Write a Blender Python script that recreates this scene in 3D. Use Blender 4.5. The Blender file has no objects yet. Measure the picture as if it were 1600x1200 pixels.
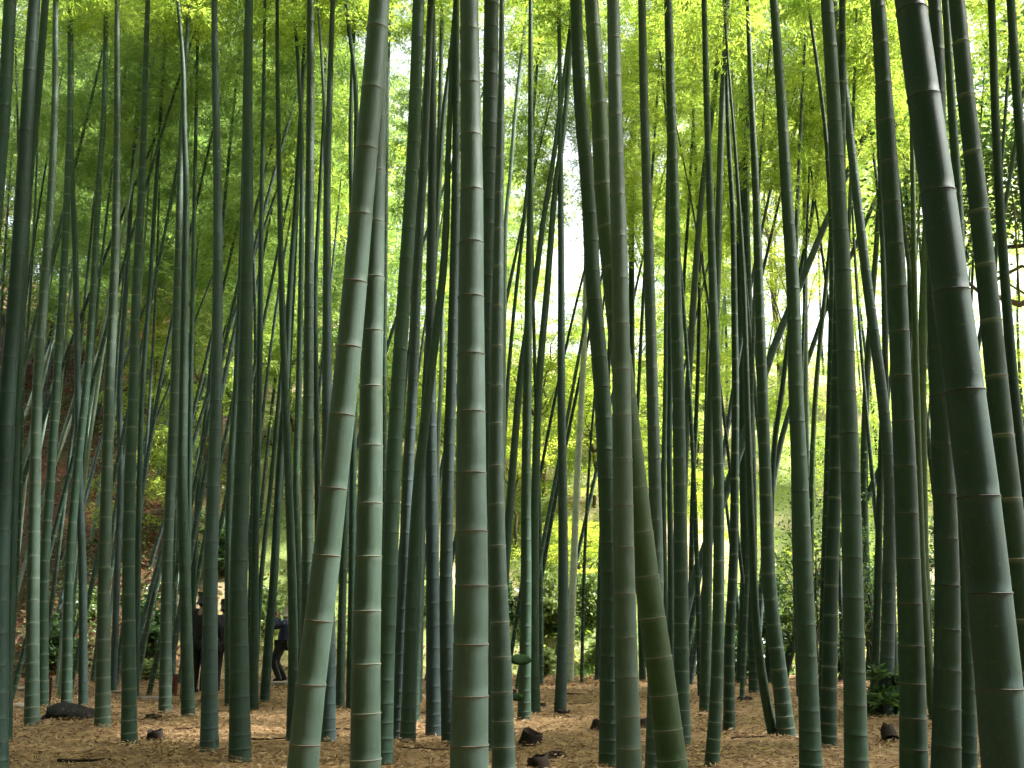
import bpy, bmesh, math, random
import numpy as np
from mathutils import Vector, Matrix

random.seed(7)
rng = np.random.default_rng(7)
SC = bpy.context.scene
COL = SC.collection
R = math.radians

# ------------------------------------------------------------------ camera, sky, sun, exposure
F_PX, PITCH, EYE = 1600.0, R(13.2), 1.2          # focal length in 1600-wide pixels, upward tilt, eye height
cam_d = bpy.data.cameras.new('camera')
cam_d.sensor_width = 36.0
cam_d.lens = 36.0 * F_PX / 1600.0
cam_d.clip_start, cam_d.clip_end = 0.05, 900.0
cam = bpy.data.objects.new('camera', cam_d)
COL.objects.link(cam)
cam.location = (0, 0, EYE)
cam.rotation_euler = (R(90) + PITCH, 0, 0)
SC.camera = cam

SUN_EL, SUN_AZ = R(50), R(88)                    # azimuth measured from +Y (view direction) towards +X (right)
wd = bpy.data.worlds.new('World')
SC.world = wd
wd.use_nodes = True
wn = wd.node_tree
sky = wn.nodes.new('ShaderNodeTexSky')
sky.sky_type = 'NISHITA'
sky.sun_disc = False
sky.sun_elevation = SUN_EL
sky.sun_rotation = SUN_AZ
sky.air_density, sky.dust_density, sky.ozone_density = 1.0, 6.0, 1.0
bg = wn.nodes['Background']
bg.inputs['Strength'].default_value = 0.15
hs = wn.nodes.new('ShaderNodeHueSaturation')       # hazy white daylight
hs.inputs['Saturation'].default_value = 0.4
hs.inputs['Value'].default_value = 1.0
wn.links.new(sky.outputs['Color'], hs.inputs['Color'])
wn.links.new(hs.outputs['Color'], bg.inputs['Color'])

sun_d = bpy.data.lights.new('sun', 'SUN')
sun_d.energy = 5.0
sun_d.angle = R(3.0)
sun_d.color = (1.0, 0.97, 0.91)
sun = bpy.data.objects.new('sun', sun_d)
COL.objects.link(sun)
to_sun = Vector((math.cos(SUN_EL) * math.sin(SUN_AZ), math.cos(SUN_EL) * math.cos(SUN_AZ), math.sin(SUN_EL)))
sun.rotation_euler = to_sun.to_track_quat('Z', 'Y').to_euler()
sun.location = (10, 10, 40)

vs = SC.view_settings
vs.view_transform, vs.look, vs.gamma, vs.use_curve_mapping = 'Standard', 'None', 1.0, False
vs.exposure = 2.3
cy = SC.cycles
cy.use_denoising = True
cy.max_bounces, cy.diffuse_bounces, cy.glossy_bounces, cy.transmission_bounces = 4, 3, 2, 3
cy.use_adaptive_sampling = True
cy.adaptive_threshold = 0.03
cy.caustics_reflective = cy.caustics_refractive = False

# ------------------------------------------------------------------ helpers
CT, ST = math.cos(PITCH), math.sin(PITCH)


def ray(x, y):
    rx, uy = (x - 800.0) / F_PX, (600.0 - y) / F_PX
    return rx, CT - ST * uy, ST + CT * uy


def at(x, y, d):
    """the point at distance d (along +Y) that stands at photo position x, y"""
    a, b, c = ray(x, y)
    t = d / b
    return Vector((a * t, d, EYE + c * t))


def ground_depth(y, z=0.0):
    a, b, c = ray(800, y)
    return (z - EYE) / c * b


def nodes_of(m):
    m.use_nodes = True
    return m.node_tree.nodes, m.node_tree.links


def new_mat(name):
    m = bpy.data.materials.new(name)
    n, l = nodes_of(m)
    return m, n, l, n['Principled BSDF']


def noise(n, l, scale, detail=3.0, vec=None, rough=0.55):
    t = n.new('ShaderNodeTexNoise')
    t.inputs['Scale'].default_value = scale
    t.inputs['Detail'].default_value = detail
    t.inputs['Roughness'].default_value = rough
    if vec is not None:
        l.new(vec, t.inputs['Vector'])
    return t


def ramp(n, l, src, stops):
    r = n.new('ShaderNodeValToRGB')
    e = r.color_ramp.elements
    while len(e) < len(stops):
        e.new(0.5)
    for k, (p, c) in enumerate(stops):
        e[k].position = p
        e[k].color = (*c, 1.0)
    l.new(src, r.inputs['Fac'])
    return r


def mixc(n, l, fac, a, b, blend='MIX'):
    m = n.new('ShaderNodeMix')
    m.data_type = 'RGBA'
    m.blend_type = blend
    for sock, v in ((m.inputs['Factor'], fac), (m.inputs['A'], a), (m.inputs['B'], b)):
        pass
    ins = {'f': m.inputs[0], 'a': m.inputs[6], 'b': m.inputs[7]}
    for k, v in (('f', fac), ('a', a), ('b', b)):
        if isinstance(v, bpy.types.NodeSocket):
            l.new(v, ins[k])
        elif k == 'f':
            ins[k].default_value = v
        else:
            ins[k].default_value = (*v, 1.0)
    return m.outputs[2]


def bump(n, l, bsdf, h, strength, dist):
    b = n.new('ShaderNodeBump')
    b.inputs['Strength'].default_value = strength
    b.inputs['Distance'].default_value = dist
    l.new(h, b.inputs['Height'])
    l.new(b.outputs['Normal'], bsdf.inputs['Normal'])


def mesh_np(name, V, F, mat=None, smooth=False, attrs=None, mats=None, midx=None):
    """V (n,3), F (m,k) with equal-sized faces"""
    V = np.asarray(V, dtype=np.float32)
    F = np.asarray(F, dtype=np.int32)
    me = bpy.data.meshes.new(name)
    me.vertices.add(len(V))
    me.vertices.foreach_set('co', V.ravel())
    k = F.shape[1]
    me.loops.add(F.size)
    me.loops.foreach_set('vertex_index', F.ravel())
    me.polygons.add(len(F))
    me.polygons.foreach_set('loop_start', np.arange(0, F.size, k, dtype=np.int32))
    if smooth:
        me.polygons.foreach_set('use_smooth', np.ones(len(F), dtype=bool))
    for an, av in (attrs or {}).items():
        at_ = me.attributes.new(an, 'FLOAT', 'POINT')
        at_.data.foreach_set('value', np.asarray(av, dtype=np.float32))
    me.update(calc_edges=True)
    if mat is not None:
        me.materials.append(mat)
    return me


def link(name, me, parent=None, loc=(0, 0, 0), rot=(0, 0, 0), scale=(1, 1, 1)):
    o = bpy.data.objects.new(name, me)
    COL.objects.link(o)
    o.parent = parent
    o.location, o.rotation_euler, o.scale = loc, rot, scale
    return o


def empty(name, loc, rz=0.0):
    o = bpy.data.objects.new(name, None)
    o.empty_display_size = 0.1
    COL.objects.link(o)
    o.location = loc
    o.rotation_euler = (0, 0, rz)
    return o


def tag(o, label=None, cat=None, group=None, kind=None):
    if label:
        o['label'] = label
    if cat:
        o['category'] = cat
    if group:
        o['group'] = group
    if kind:
        o['kind'] = kind
    return o


class Acc:
    """collects quads (or tris as degenerate-free separate acc) into one mesh"""

    def __init__(self):
        self.V, self.F, self.A, self.n = [], [], [], 0

    def add(self, V, F, a=None):
        V = np.asarray(V, dtype=np.float32)
        self.V.append(V)
        self.F.append(np.asarray(F, dtype=np.int32) + self.n)
        self.A.append(np.full(len(V), 0.0 if a is None else a, dtype=np.float32) if np.isscalar(a) or a is None else np.asarray(a, dtype=np.float32))
        self.n += len(V)

    def mesh(self, name, mat, smooth=True):
        return mesh_np(name, np.concatenate(self.V), np.concatenate(self.F), mat, smooth, {'v': np.concatenate(self.A)})


def tube(P, rad, seg=8):
    """open tube round polyline P (n,3) with radii (n)"""
    P = np.asarray(P, dtype=np.float64)
    n = len(P)
    T = np.gradient(P, axis=0)
    T /= np.linalg.norm(T, axis=1)[:, None] + 1e-12
    up = np.array([0.0, 1.0, 0.0]) if abs(T[:, 1]).max() < 0.9 else np.array([1.0, 0.0, 0.0])
    A = np.cross(T, up)
    A /= np.linalg.norm(A, axis=1)[:, None] + 1e-12
    B = np.cross(T, A)
    th = np.linspace(0, 2 * np.pi, seg, endpoint=False)
    V = P[:, None, :] + np.asarray(rad)[:, None, None] * (np.cos(th)[None, :, None] * A[:, None, :] + np.sin(th)[None, :, None] * B[:, None, :])
    i = np.arange(n - 1)[:, None] * seg
    j = np.arange(seg)[None, :]
    j2 = (j + 1) % seg
    F = np.stack([i + j, i + j2, i + seg + j2, i + seg + j], -1).reshape(-1, 4)
    return V.reshape(-1, 3), F[:, ::-1]


def leaf_quads(P, D, L, W, fold=0.0):
    """rhombic leaves at P pointing along D; random roll"""
    n = len(P)
    D = D / (np.linalg.norm(D, axis=1)[:, None] + 1e-9)
    r = rng.normal(size=(n, 3))
    S = np.cross(D, r)
    S /= np.linalg.norm(S, axis=1)[:, None] + 1e-9
    N = np.cross(D, S)
    L = np.asarray(L)[:, None]
    W = np.asarray(W)[:, None]
    a = P
    b = P + D * L * 0.42 + S * W * 0.5 + N * W * fold
    c = P + D * L
    d = P + D * L * 0.42 - S * W * 0.5 + N * W * fold
    V = np.stack([a, b, c, d], 1).reshape(-1, 3)
    F = np.arange(n * 4, dtype=np.int32).reshape(-1, 4)
    return V, F


def flat_leaves(P, ang, tilt, L, W):
    """leaves lying on the ground"""
    n = len(P)
    D = np.stack([np.cos(ang), np.sin(ang), tilt], 1)
    S = np.stack([-np.sin(ang), np.cos(ang), rng.normal(0, 0.35, n)], 1)
    L = np.asarray(L)[:, None]
    W = np.asarray(W)[:, None]
    a = P - D * L * 0.5
    b = P + S * W * 0.5
    c = P + D * L * 0.5
    d = P - S * W * 0.5
    V = np.stack([a, b, c, d], 1).reshape(-1, 3)
    return V, np.arange(n * 4, dtype=np.int32).reshape(-1, 4)


# ------------------------------------------------------------------ materials
def leaf_mat(name, c1, c2, trans, rough=0.5, transl=0.5):
    """thin leaf: part reflects, part lets light through; attribute v picks between two leaf colours"""
    m = bpy.data.materials.new(name)
    n, l = nodes_of(m)
    b = n['Principled BSDF']
    at_ = n.new('ShaderNodeAttribute')
    at_.attribute_name = 'v'
    oi = n.new('ShaderNodeObjectInfo')
    add = n.new('ShaderNodeMath')
    add.operation = 'MULTIPLY_ADD'
    l.new(oi.outputs['Random'], add.inputs[0])
    add.inputs[1].default_value = 0.4
    l.new(at_.outputs['Fac'], add.inputs[2])
    sub = n.new('ShaderNodeMath')
    sub.operation = 'SUBTRACT'
    sub.use_clamp = True
    l.new(add.outputs[0], sub.inputs[0])
    sub.inputs[1].default_value = 0.2
    col = mixc(n, l, sub.outputs[0], c1, c2)
    l.new(col, b.inputs['Base Color'])
    b.inputs['Roughness'].default_value = rough
    b.inputs['Specular IOR Level'].default_value = 0.3
    tr = n.new('ShaderNodeBsdfTranslucent')
    l.new(mixc(n, l, 1.0, col, trans, 'MULTIPLY'), tr.inputs['Color'])
    mx = n.new('ShaderNodeMixShader')
    mx.inputs[0].default_value = transl
    l.new(b.outputs[0], mx.inputs[1])
    l.new(tr.outputs[0], mx.inputs[2])
    l.new(mx.outputs[0], n['Material Output'].inputs['Surface'])
    return m


M_BLEAF = leaf_mat('bamboo_leaf', (0.100, 0.164, 0.042), (0.240, 0.285, 0.075), (2.6, 2.55, 1.35), 0.5, 0.66)
M_BLEAF2 = leaf_mat('shaded_green_bamboo_leaf', (0.072, 0.130, 0.042), (0.165, 0.215, 0.07), (2.1, 2.2, 1.25), 0.5, 0.55)  # greener leaf, also darkened to carry the shade of the left bank
M_MAPLE = leaf_mat('maple_leaf', (0.13, 0.20, 0.035), (0.28, 0.31, 0.06), (2.5, 2.4, 1.3), 0.5, 0.62)
M_CAMEL = leaf_mat('glossy_shrub_leaf', (0.028, 0.062, 0.028), (0.065, 0.11, 0.045), (2.0, 2.1, 1.0), 0.25, 0.3)
M_PALE = leaf_mat('pale_shrub_leaf', (0.095, 0.15, 0.05), (0.21, 0.25, 0.10), (1.6, 1.7, 1.1), 0.4, 0.35)
M_ORANGE = leaf_mat('autumn_leaf', (0.30, 0.16, 0.03), (0.42, 0.24, 0.04), (1.8, 1.6, 1.0), 0.5, 0.5)
M_GRASS = leaf_mat('grass_blade', (0.07, 0.14, 0.05), (0.16, 0.24, 0.09), (1.6, 1.8, 1.2), 0.5, 0.35)
M_DRY = leaf_mat('dry_bamboo_leaf', (0.085, 0.046, 0.021), (0.39, 0.265, 0.14), (1.0, 0.9, 0.7), 0.7, 0.15)
M_RED = leaf_mat('fallen_maple_leaf', (0.08, 0.024, 0.014), (0.30, 0.14, 0.07), (1.2, 0.9, 0.7), 0.65, 0.15)


def culm_material():
    m, n, l, b = new_mat('bamboo_skin')
    oi = n.new('ShaderNodeObjectInfo')
    tc = n.new('ShaderNodeTexCoord')
    off = n.new('ShaderNodeVectorMath')
    off.operation = 'MULTIPLY_ADD'
    l.new(oi.outputs['Random'], off.inputs[0])
    off.inputs[1].default_value = (37.0, 53.0, 71.0)
    l.new(tc.outputs['Object'], off.inputs[2])
    st = n.new('ShaderNodeVectorMath')
    st.operation = 'MULTIPLY'
    l.new(off.outputs[0], st.inputs[0])
    st.inputs[1].default_value = (1.0, 1.0, 0.06)
    streak = noise(n, l, 130.0, 2.0, st.outputs[0])
    patch = noise(n, l, 6.5, 5.0, off.outputs[0], 0.65)
    speck = noise(n, l, 60.0, 4.0, off.outputs[0], 0.7)
    # broad tone: greyer bloom against cleaner green
    r1 = ramp(n, l, patch.outputs['Fac'], [(0.3, (0.74, 0.80, 0.66)), (0.52, (1.0, 1.0, 1.0)), (0.75, (1.25, 1.17, 1.24))])
    c = mixc(n, l, 1.0, oi.outputs['Color'], r1.outputs['Color'], 'MULTIPLY')
    r2 = ramp(n, l, streak.outputs['Fac'], [(0.3, (0.86, 0.88, 0.86)), (0.7, (1.12, 1.1, 1.12))])
    c = mixc(n, l, 1.0, c, r2.outputs['Color'], 'MULTIPLY')
    r3 = ramp(n, l, speck.outputs['Fac'], [(0.62, (0, 0, 0)), (0.78, (1, 1, 1))])
    sc_ = n.new('ShaderNodeMath')
    sc_.operation = 'MULTIPLY'
    l.new(r3.outputs['Color'], sc_.inputs[0])
    sc_.inputs[1].default_value = 0.35
    c = mixc(n, l, sc_.outputs[0], c, (0.20, 0.22, 0.17))
    # waxy pale bloom just under each joint
    an = n.new('ShaderNodeAttribute')
    an.attribute_name = 'v'
    mu = n.new('ShaderNodeMath')
    mu.operation = 'MULTIPLY'
    l.new(an.outputs['Fac'], mu.inputs[0])
    l.new(oi.outputs['Alpha'], mu.inputs[1])
    c = mixc(n, l, mu.outputs[0], c, (0.17, 0.19, 0.15))
    l.new(c, b.inputs['Base Color'])
    rr = ramp(n, l, patch.outputs['Fac'], [(0.35, (0.52,) * 3), (0.7, (0.7,) * 3)])
    l.new(rr.outputs['Color'], b.inputs['Roughness'])
    b.inputs['Specular IOR Level'].default_value = 0.2
    bump(n, l, b, streak.outputs['Fac'], 0.25, 0.0015)
    return m


M_CULM = culm_material()


def plain(name, c, rough=0.6, var=0.25, scale=12.0, bmp=0.0, spec=0.4):
    m, n, l, b = new_mat(name)
    tc = n.new('ShaderNodeTexCoord')
    t = noise(n, l, scale, 4.0, tc.outputs['Object'])
    lo = tuple(max(0.0, x * (1 - var)) for x in c)
    hi = tuple(x * (1 + var) for x in c)
    r = ramp(n, l, t.outputs['Fac'], [(0.3, lo), (0.7, hi)])
    l.new(r.outputs['Color'], b.inputs['Base Color'])
    b.inputs['Roughness'].default_value = rough
    b.inputs['Specular IOR Level'].default_value = spec
    if bmp:
        bump(n, l, b, t.outputs['Fac'], 0.6, bmp)
    return m


M_RING = {'w': plain('joint_ring_pale', (0.125, 0.13, 0.10), 0.7, 0.3, 60),
          'k': plain('joint_ring_dark', (0.009, 0.010, 0.009), 0.7, 0.4, 60),
          't': plain('joint_ring_tan', (0.085, 0.06, 0.044), 0.7, 0.4, 60)}
M_TWIG = plain('bamboo_twig', (0.10, 0.13, 0.05), 0.6, 0.3)
M_BARK = plain('tree_bark', (0.09, 0.065, 0.045), 0.85, 0.4, 9, 0.02)
M_STEM = plain('shrub_stem', (0.05, 0.04, 0.03), 0.8, 0.3)
M_ROCK = plain('dark_rock', (0.008, 0.008, 0.008), 0.9, 0.7, 7, 0.05, 0.2)
M_STONE = plain('path_stone', (0.13, 0.11, 0.09), 0.8, 0.3, 9, 0.01)
M_STUMP = plain('rotten_stump', (0.014, 0.009, 0.007), 0.9, 0.6, 20, 0.01, 0.15)
M_POST = plain('red_brown_post', (0.09, 0.022, 0.014), 0.75, 0.4, 14)


def ground_material():
    m, n, l, b = new_mat('leaf_litter_soil')
    tc = n.new('ShaderNodeTexCoord')
    g = tc.outputs['Object']
    big = noise(n, l, 0.35, 4.0, g)
    mid = noise(n, l, 3.0, 5.0, g)
    fine = n.new('ShaderNodeTexVoronoi')
    fine.inputs['Scale'].default_value = 22.0
    l.new(g, fine.inputs['Vector'])
    r1 = ramp(n, l, mid.outputs['Fac'], [(0.3, (0.10, 0.058, 0.028)), (0.55, (0.165, 0.108, 0.053)), (0.75, (0.22, 0.155, 0.082))])
    sep = n.new('ShaderNodeSeparateColor')
    l.new(fine.outputs['Color'], sep.inputs[0])
    r2 = ramp(n, l, sep.outputs[0], [(0.0, (0.55, 0.5, 0.45)), (1.0, (1.45, 1.4, 1.3))])
    c = mixc(n, l, 1.0, r1.outputs['Color'], r2.outputs['Color'], 'MULTIPLY')
    # the bank: russet leaves to the left, pale earth and ground cover to the right
    an = n.new('ShaderNodeAttribute')
    an.attribute_name = 'v'
    rr = ramp(n, l, mid.outputs['Fac'], [(0.3, (0.032, 0.016, 0.009)), (0.5, (0.085, 0.038, 0.02)), (0.72, (0.15, 0.075, 0.038))])
    russet = mixc(n, l, 1.0, rr.outputs['Color'], r2.outputs['Color'], 'MULTIPLY')
    soil_n = noise(n, l, 1.1, 5.0, g, 0.65)
    rs = ramp(n, l, soil_n.outputs['Fac'], [(0.44, (0, 0, 0)), (0.58, (1, 1, 1))])
    russet = mixc(n, l, rs.outputs['Color'], russet, mixc(n, l, 1.0, (0.055, 0.05, 0.022), r2.outputs['Color'], 'MULTIPLY'))
    rp = ramp(n, l, big.outputs['Fac'], [(0.46, (0.15, 0.20, 0.06)), (0.60, (0.34, 0.29, 0.18)), (0.72, (0.44, 0.35, 0.27))])
    pale = mixc(n, l, 0.6, rp.outputs['Color'], mixc(n, l, 1.0, rp.outputs['Color'], r2.outputs['Color'], 'MULTIPLY'))
    a2 = n.new('ShaderNodeAttribute')
    a2.attribute_name = 'side'
    bank = mixc(n, l, a2.outputs['Fac'], russet, pale)
    a3 = n.new('ShaderNodeAttribute')
    a3.attribute_name = 'unseen_slope'
    rw = ramp(n, l, mid.outputs['Fac'], [(0.35, (0.014, 0.026, 0.012)), (0.7, (0.035, 0.055, 0.022))])  # dark green of the added slopes that block skylight
    floor_c = mixc(n, l, an.outputs['Fac'], c, bank)
    l.new(mixc(n, l, a3.outputs['Fac'], floor_c, rw.outputs['Color']), b.inputs['Base Color'])
    b.inputs['Roughness'].default_value = 0.85
    b.inputs['Specular IOR Level'].default_value = 0.2
    bump(n, l, b, sep.outputs[0], 0.7, 0.02)
    return m


# ------------------------------------------------------------------ ground: level grove floor, bank behind
def sstep(x, a, b):
    t = np.clip((x - a) / (b - a), 0, 1)
    return t * t * (3 - 2 * t)


def terrain(x, y):
    x = np.asarray(x, dtype=np.float64)
    y = np.asarray(y, dtype=np.float64)
    foot = 25.0 + 0.5 * np.sin(x * 0.35) + 0.8 * sstep(x, 2, 10)
    s = np.clip(y - foot, 0, None)
    crest = 23.0 + 17.0 * sstep(-x, 3, 15) + 1.5 * sstep(x, 8, 20)
    s2 = crest * (1 - np.exp(-s / crest * 1.15))
    h = s2 * 0.86
    h += sstep(s, 0.0, 4.0) * (0.35 * np.sin(x * 0.9 + y * 0.4) + 0.25 * np.sin(x * 1.7 - y * 1.1))
    lev = 0.03 * np.sin(x * 1.3 + 0.7) * np.sin(y * 1.1) + 0.02 * np.sin(x * 2.9 + y * 2.3)
    back = 22.0 * sstep(-y, 3.5, 19) + 20.0 * sstep(-x - 0.35 * np.clip(y, 0, 60), 8, 26) * sstep(-y, -26, -8)      # unseen steep slopes added behind and left of the viewer to block skylight
    return h + back + lev * sstep(y, 6, 8)


def build_ground():
    xs = np.concatenate([np.linspace(-400, -40, 12, endpoint=False), np.linspace(-40, 40, 230, endpoint=False), np.linspace(40, 400, 13)])
    ys = np.concatenate([np.linspace(-60, 4, 40, endpoint=False), np.linspace(4, 62, 220, endpoint=False), np.linspace(62, 420, 14)])
    X, Y = np.meshgrid(xs, ys)
    Z = terrain(X, Y)
    V = np.stack([X, Y, Z], -1).reshape(-1, 3)
    nx = len(xs)
    i, j = np.meshgrid(np.arange(len(ys) - 1), np.arange(nx - 1), indexing='ij')
    a = (i * nx + j).ravel()
    F = np.stack([a, a + 1, a + nx + 1, a + nx], 1)
    v = sstep(Y, 23.5, 26.0).ravel()
    side = sstep(X + 0.25 * (Y - 25), -9.0, -5.0).ravel()
    # dark evergreen colour on the added unseen slopes, to cut bounce light
    unseen_slope = np.maximum(sstep(-Y, 2.5, 5.0), sstep(-X - 0.62 * np.clip(Y, 0, 26), 4.0, 8.0) * (1 - sstep(Y, 22, 26))).ravel()
    me = mesh_np('ground', V, F, ground_material(), True, {'v': v, 'side': side, 'unseen_slope': unseen_slope})
    o = link('ground', me)
    tag(o, kind='structure')
    return o


build_ground()

# ------------------------------------------------------------------ bamboo
TONE = {'g': (0.028, 0.054, 0.038), 'k': (0.040, 0.064, 0.048), 'b': (0.035, 0.057, 0.056), 's': (0.012, 0.030, 0.024),  # tone s: green darkened to carry edge shade and vignetting
        'd': (0.015, 0.036, 0.025), 'm': (0.033, 0.061, 0.026), 'p': (0.44, 0.47, 0.41), 'w': (0.135, 0.18, 0.15)}  # tone p: sunlight put into a very pale skin colour


def make_crown(k, length=8.0, leaves=12000):
    """branches and leaves round a vertical axis from z = 0 to length; returns (branch mesh, leaf mesh)"""
    tw, P, D = Acc(), [], []
    z = 0.15
    while z < length:
        t = z / length
        reach = (1.5 if t < 0.65 else 1.5 * (1.0 - t) / 0.35 + 0.25) * random.uniform(0.7, 1.15) * (0.5 + 0.5 * min(1, t / 0.2))
        az0 = random.uniform(0, 6.28)
        for s in range(2 if t < 0.85 else 1):
            az = az0 + s * random.uniform(0.7, 1.5) + (3.14 if random.random() < 0.3 else 0)
            el = random.uniform(0.45, 0.95)
            L = reach * random.uniform(0.6, 1.1)
            p = np.array([0.0, 0.0, z])
            pts = [p]
            dirs = []
            for q in range(5):
                e = el - q * 0.33
                d = np.array([math.cos(az) * math.cos(e), math.sin(az) * math.cos(e), math.sin(e)])
                d += rng.normal(0, 0.08, 3)
                p = p + d * L / 5
                pts.append(p)
                dirs.append(d)
            V, F = tube(pts, np.linspace(0.009, 0.0025, 6), 3)
            tw.add(V, F, 0.5)
            for q in range(9):
                u = random.uniform(0.9, 5.0)
                i = min(4, int(u))
                b = pts[i] + (pts[min(5, i + 1)] - pts[i]) * (u - i)
                td = dirs[i] * 0.5 + rng.normal(0, 0.55, 3)
                td[2] -= 0.15
                P.append(b)
                D.append(td / np.linalg.norm(td))
        z += random.uniform(0.2, 0.34)
    P, D = np.array(P), np.array(D)
    per = max(4, leaves // len(P))
    n = len(P) * per
    idx = np.repeat(np.arange(len(P)), per)
    u = rng.random(n)[:, None] * 0.42
    base = P[idx] + D[idx] * u + rng.normal(0, 0.05, (n, 3)) - np.array([0, 0, 1.0]) * (u ** 2) * 0.8
    ld = D[idx] * 0.6 + rng.normal(0, 0.45, (n, 3)) + np.array([0, 0, -0.45])
    V, F = leaf_quads(base, ld, rng.uniform(0.085, 0.15, n), rng.uniform(0.016, 0.026, n))
    cl = np.clip(rng.normal(0.4, 0.28, len(P)), 0, 1)
    v = np.repeat(np.clip(cl[idx] + rng.normal(0, 0.15, n), 0, 1), 4)
    return tw.mesh('branches', M_TWIG), mesh_np('foliage', V, F, M_BLEAF, False, {'v': v})


CROWNS = [make_crown(k) for k in range(6)]
SHADE_CROWNS = []  # same crowns with the leaf colour darkened in place of shade
for bm_, lm_ in CROWNS:
    m2_ = lm_.copy()
    m2_.materials[0] = M_BLEAF2
    SHADE_CROWNS.append((bm_, m2_))
CROWN_LEN = 8.0


def ring_mesh(mat):
    seg = 20
    th = np.linspace(0, 2 * np.pi, seg, endpoint=False)
    rows = [(1.002, -0.9), (1.05, -0.55), (1.055, 0.1), (1.004, 0.55)]
    V = np.concatenate([np.stack([r * np.cos(th), r * np.sin(th), np.full(seg, z)], 1) for r, z in rows])
    i, j = np.meshgrid(np.arange(len(rows) - 1), np.arange(seg), indexing='ij')
    F = np.stack([i * seg + j, i * seg + (j + 1) % seg, (i + 1) * seg + (j + 1) % seg, (i + 1) * seg + j], -1).reshape(-1, 4)
    return mesh_np('node_ring', V, F, mat, True)


RINGS = {k: ring_mesh(m) for k, m in M_RING.items()}


def catmull(P, step):
    """dense smooth polyline through control points"""
    P = np.asarray(P, dtype=np.float64)
    Q = np.vstack([2 * P[0] - P[1], P, 2 * P[-1] - P[-2]])
    out = []
    for i in range(1, len(Q) - 2):
        p0, p1, p2, p3 = Q[i - 1], Q[i], Q[i + 1], Q[i + 2]
        n = max(2, int(np.linalg.norm(p2 - p1) / step))
        for t in np.linspace(0, 1, n, endpoint=False):
            a = (2 * p1 + (p2 - p0) * t + (2 * p0 - 5 * p1 + 4 * p2 - p3) * t * t + (3 * p1 - p0 - 3 * p2 + p3) * t ** 3) * 0.5
            out.append(a)
    out.append(Q[-2])
    return np.array(out)


class Curve:
    def __init__(self, P):
        self.P = P
        d = np.linalg.norm(np.diff(P, axis=0), axis=1)
        self.s = np.concatenate([[0], np.cumsum(d)])
        self.L = self.s[-1]

    def pt(self, s):
        return np.stack([np.interp(s, self.s, self.P[:, k]) for k in range(3)], -1)


def bamboo(base, path, rad, H_node, tone, ring, fine, crown_at, crown_len, name='bamboo', seed=0, bloom=0.5, rings=False, crown=True, bushy=1.0, crowns=None):
    """path: control points (world) from the foot to the tip; rad(s/L) -> radius; crown from arc length crown_at"""
    rnd = random.Random(seed)
    root = empty(name, base)
    C = Curve(catmull(np.asarray(path) - np.asarray(base), 0.25 if fine else 0.5))
    # joints: close together at the foot, longer above
    ns = [0.02]
    while ns[-1] < C.L - 0.2:
        s = ns[-1]
        ns.append(s + H_node * (0.09 + 0.24 * (1 - math.exp(-s / 0.75))) * rnd.uniform(0.94, 1.06) * (1.0 if s < C.L * 0.75 else 0.85))
    if fine:
        prof = [(-0.032, 1.0, 0.0), (-0.009, 1.004, 0.8), (0.0, 1.03, 0.9), (0.009, 0.985, 0.0), (0.045, 0.996, 0.0)]
    else:
        prof = [(-0.03, 1.0, 0.0), (-0.004, 1.04, 1.0), (0.02, 0.99, 0.0)]
    S, Rm, A = [-0.25, ], [1.0], [0.0]
    for k, s in enumerate(ns):
        sc = 1.0 if k == 0 else min(1.0, (ns[k] - ns[k - 1]) / 0.15)
        for ds, rm, a in prof:
            S.append(s + ds * sc)
            Rm.append(rm)
            A.append(a)
    S, Rm, A = np.array(S), np.array(Rm), np.array(A)
    keep = S < C.L
    S, Rm, A = S[keep], Rm[keep], A[keep]
    Pp = C.pt(np.clip(S, 0, None))
    Pp[0] = Pp[1] - np.array([0, 0, 0.2])
    rr = np.array([rad(max(0.0, s) / C.L) for s in S]) * Rm
    seg = 22 if fine else 9
    V, F = tube(Pp, rr, seg)
    me = mesh_np('culm', V, F, M_CULM, True, {'v': np.repeat(A, seg)})
    culm = link('culm', me, root)
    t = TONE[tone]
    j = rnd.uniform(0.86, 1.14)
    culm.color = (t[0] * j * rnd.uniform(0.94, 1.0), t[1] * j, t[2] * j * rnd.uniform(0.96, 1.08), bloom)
    if rings:
        zmax = at(800, -25, base[1])[2] + 0.3
        for s in ns[1:]:
            p = C.pt(s)
            if p[2] > zmax or p[2] < -0.0 or s > C.L - 0.3:
                continue
            tdir = Vector(C.pt(min(C.L, s + 0.05)) - C.pt(max(0.0, s - 0.05))).normalized()
            r = rad(s / C.L) * 1.005
            o = link('node_ring', RINGS[ring], culm, tuple(p))
            o.rotation_euler = tdir.to_track_quat('Z', 'Y').to_euler()
            th = 0.0031 * rnd.uniform(0.75, 1.2)
            o.scale = (r, r, th)
    if crown:
        a = Vector(C.pt(crown_at))
        b = Vector(C.pt(min(C.L, crown_at + crown_len)))
        ax = (b - a).normalized()
        q = ax.to_track_quat('Z', 'Y') @ Matrix.Rotation(rnd.uniform(0, 6.28), 3, 'Z').to_quaternion()
        bm, lm = (crowns or CROWNS)[rnd.randrange(len(CROWNS))]
        k = crown_len / CROWN_LEN
        w = (0.65 + 0.35 * k) * bushy
        for nm, mm in (('branches', bm), ('foliage', lm)):
            tag(link(nm, mm, root, tuple(a), q.to_euler(), (w, w, k)), kind='stuff')
    return root


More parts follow.
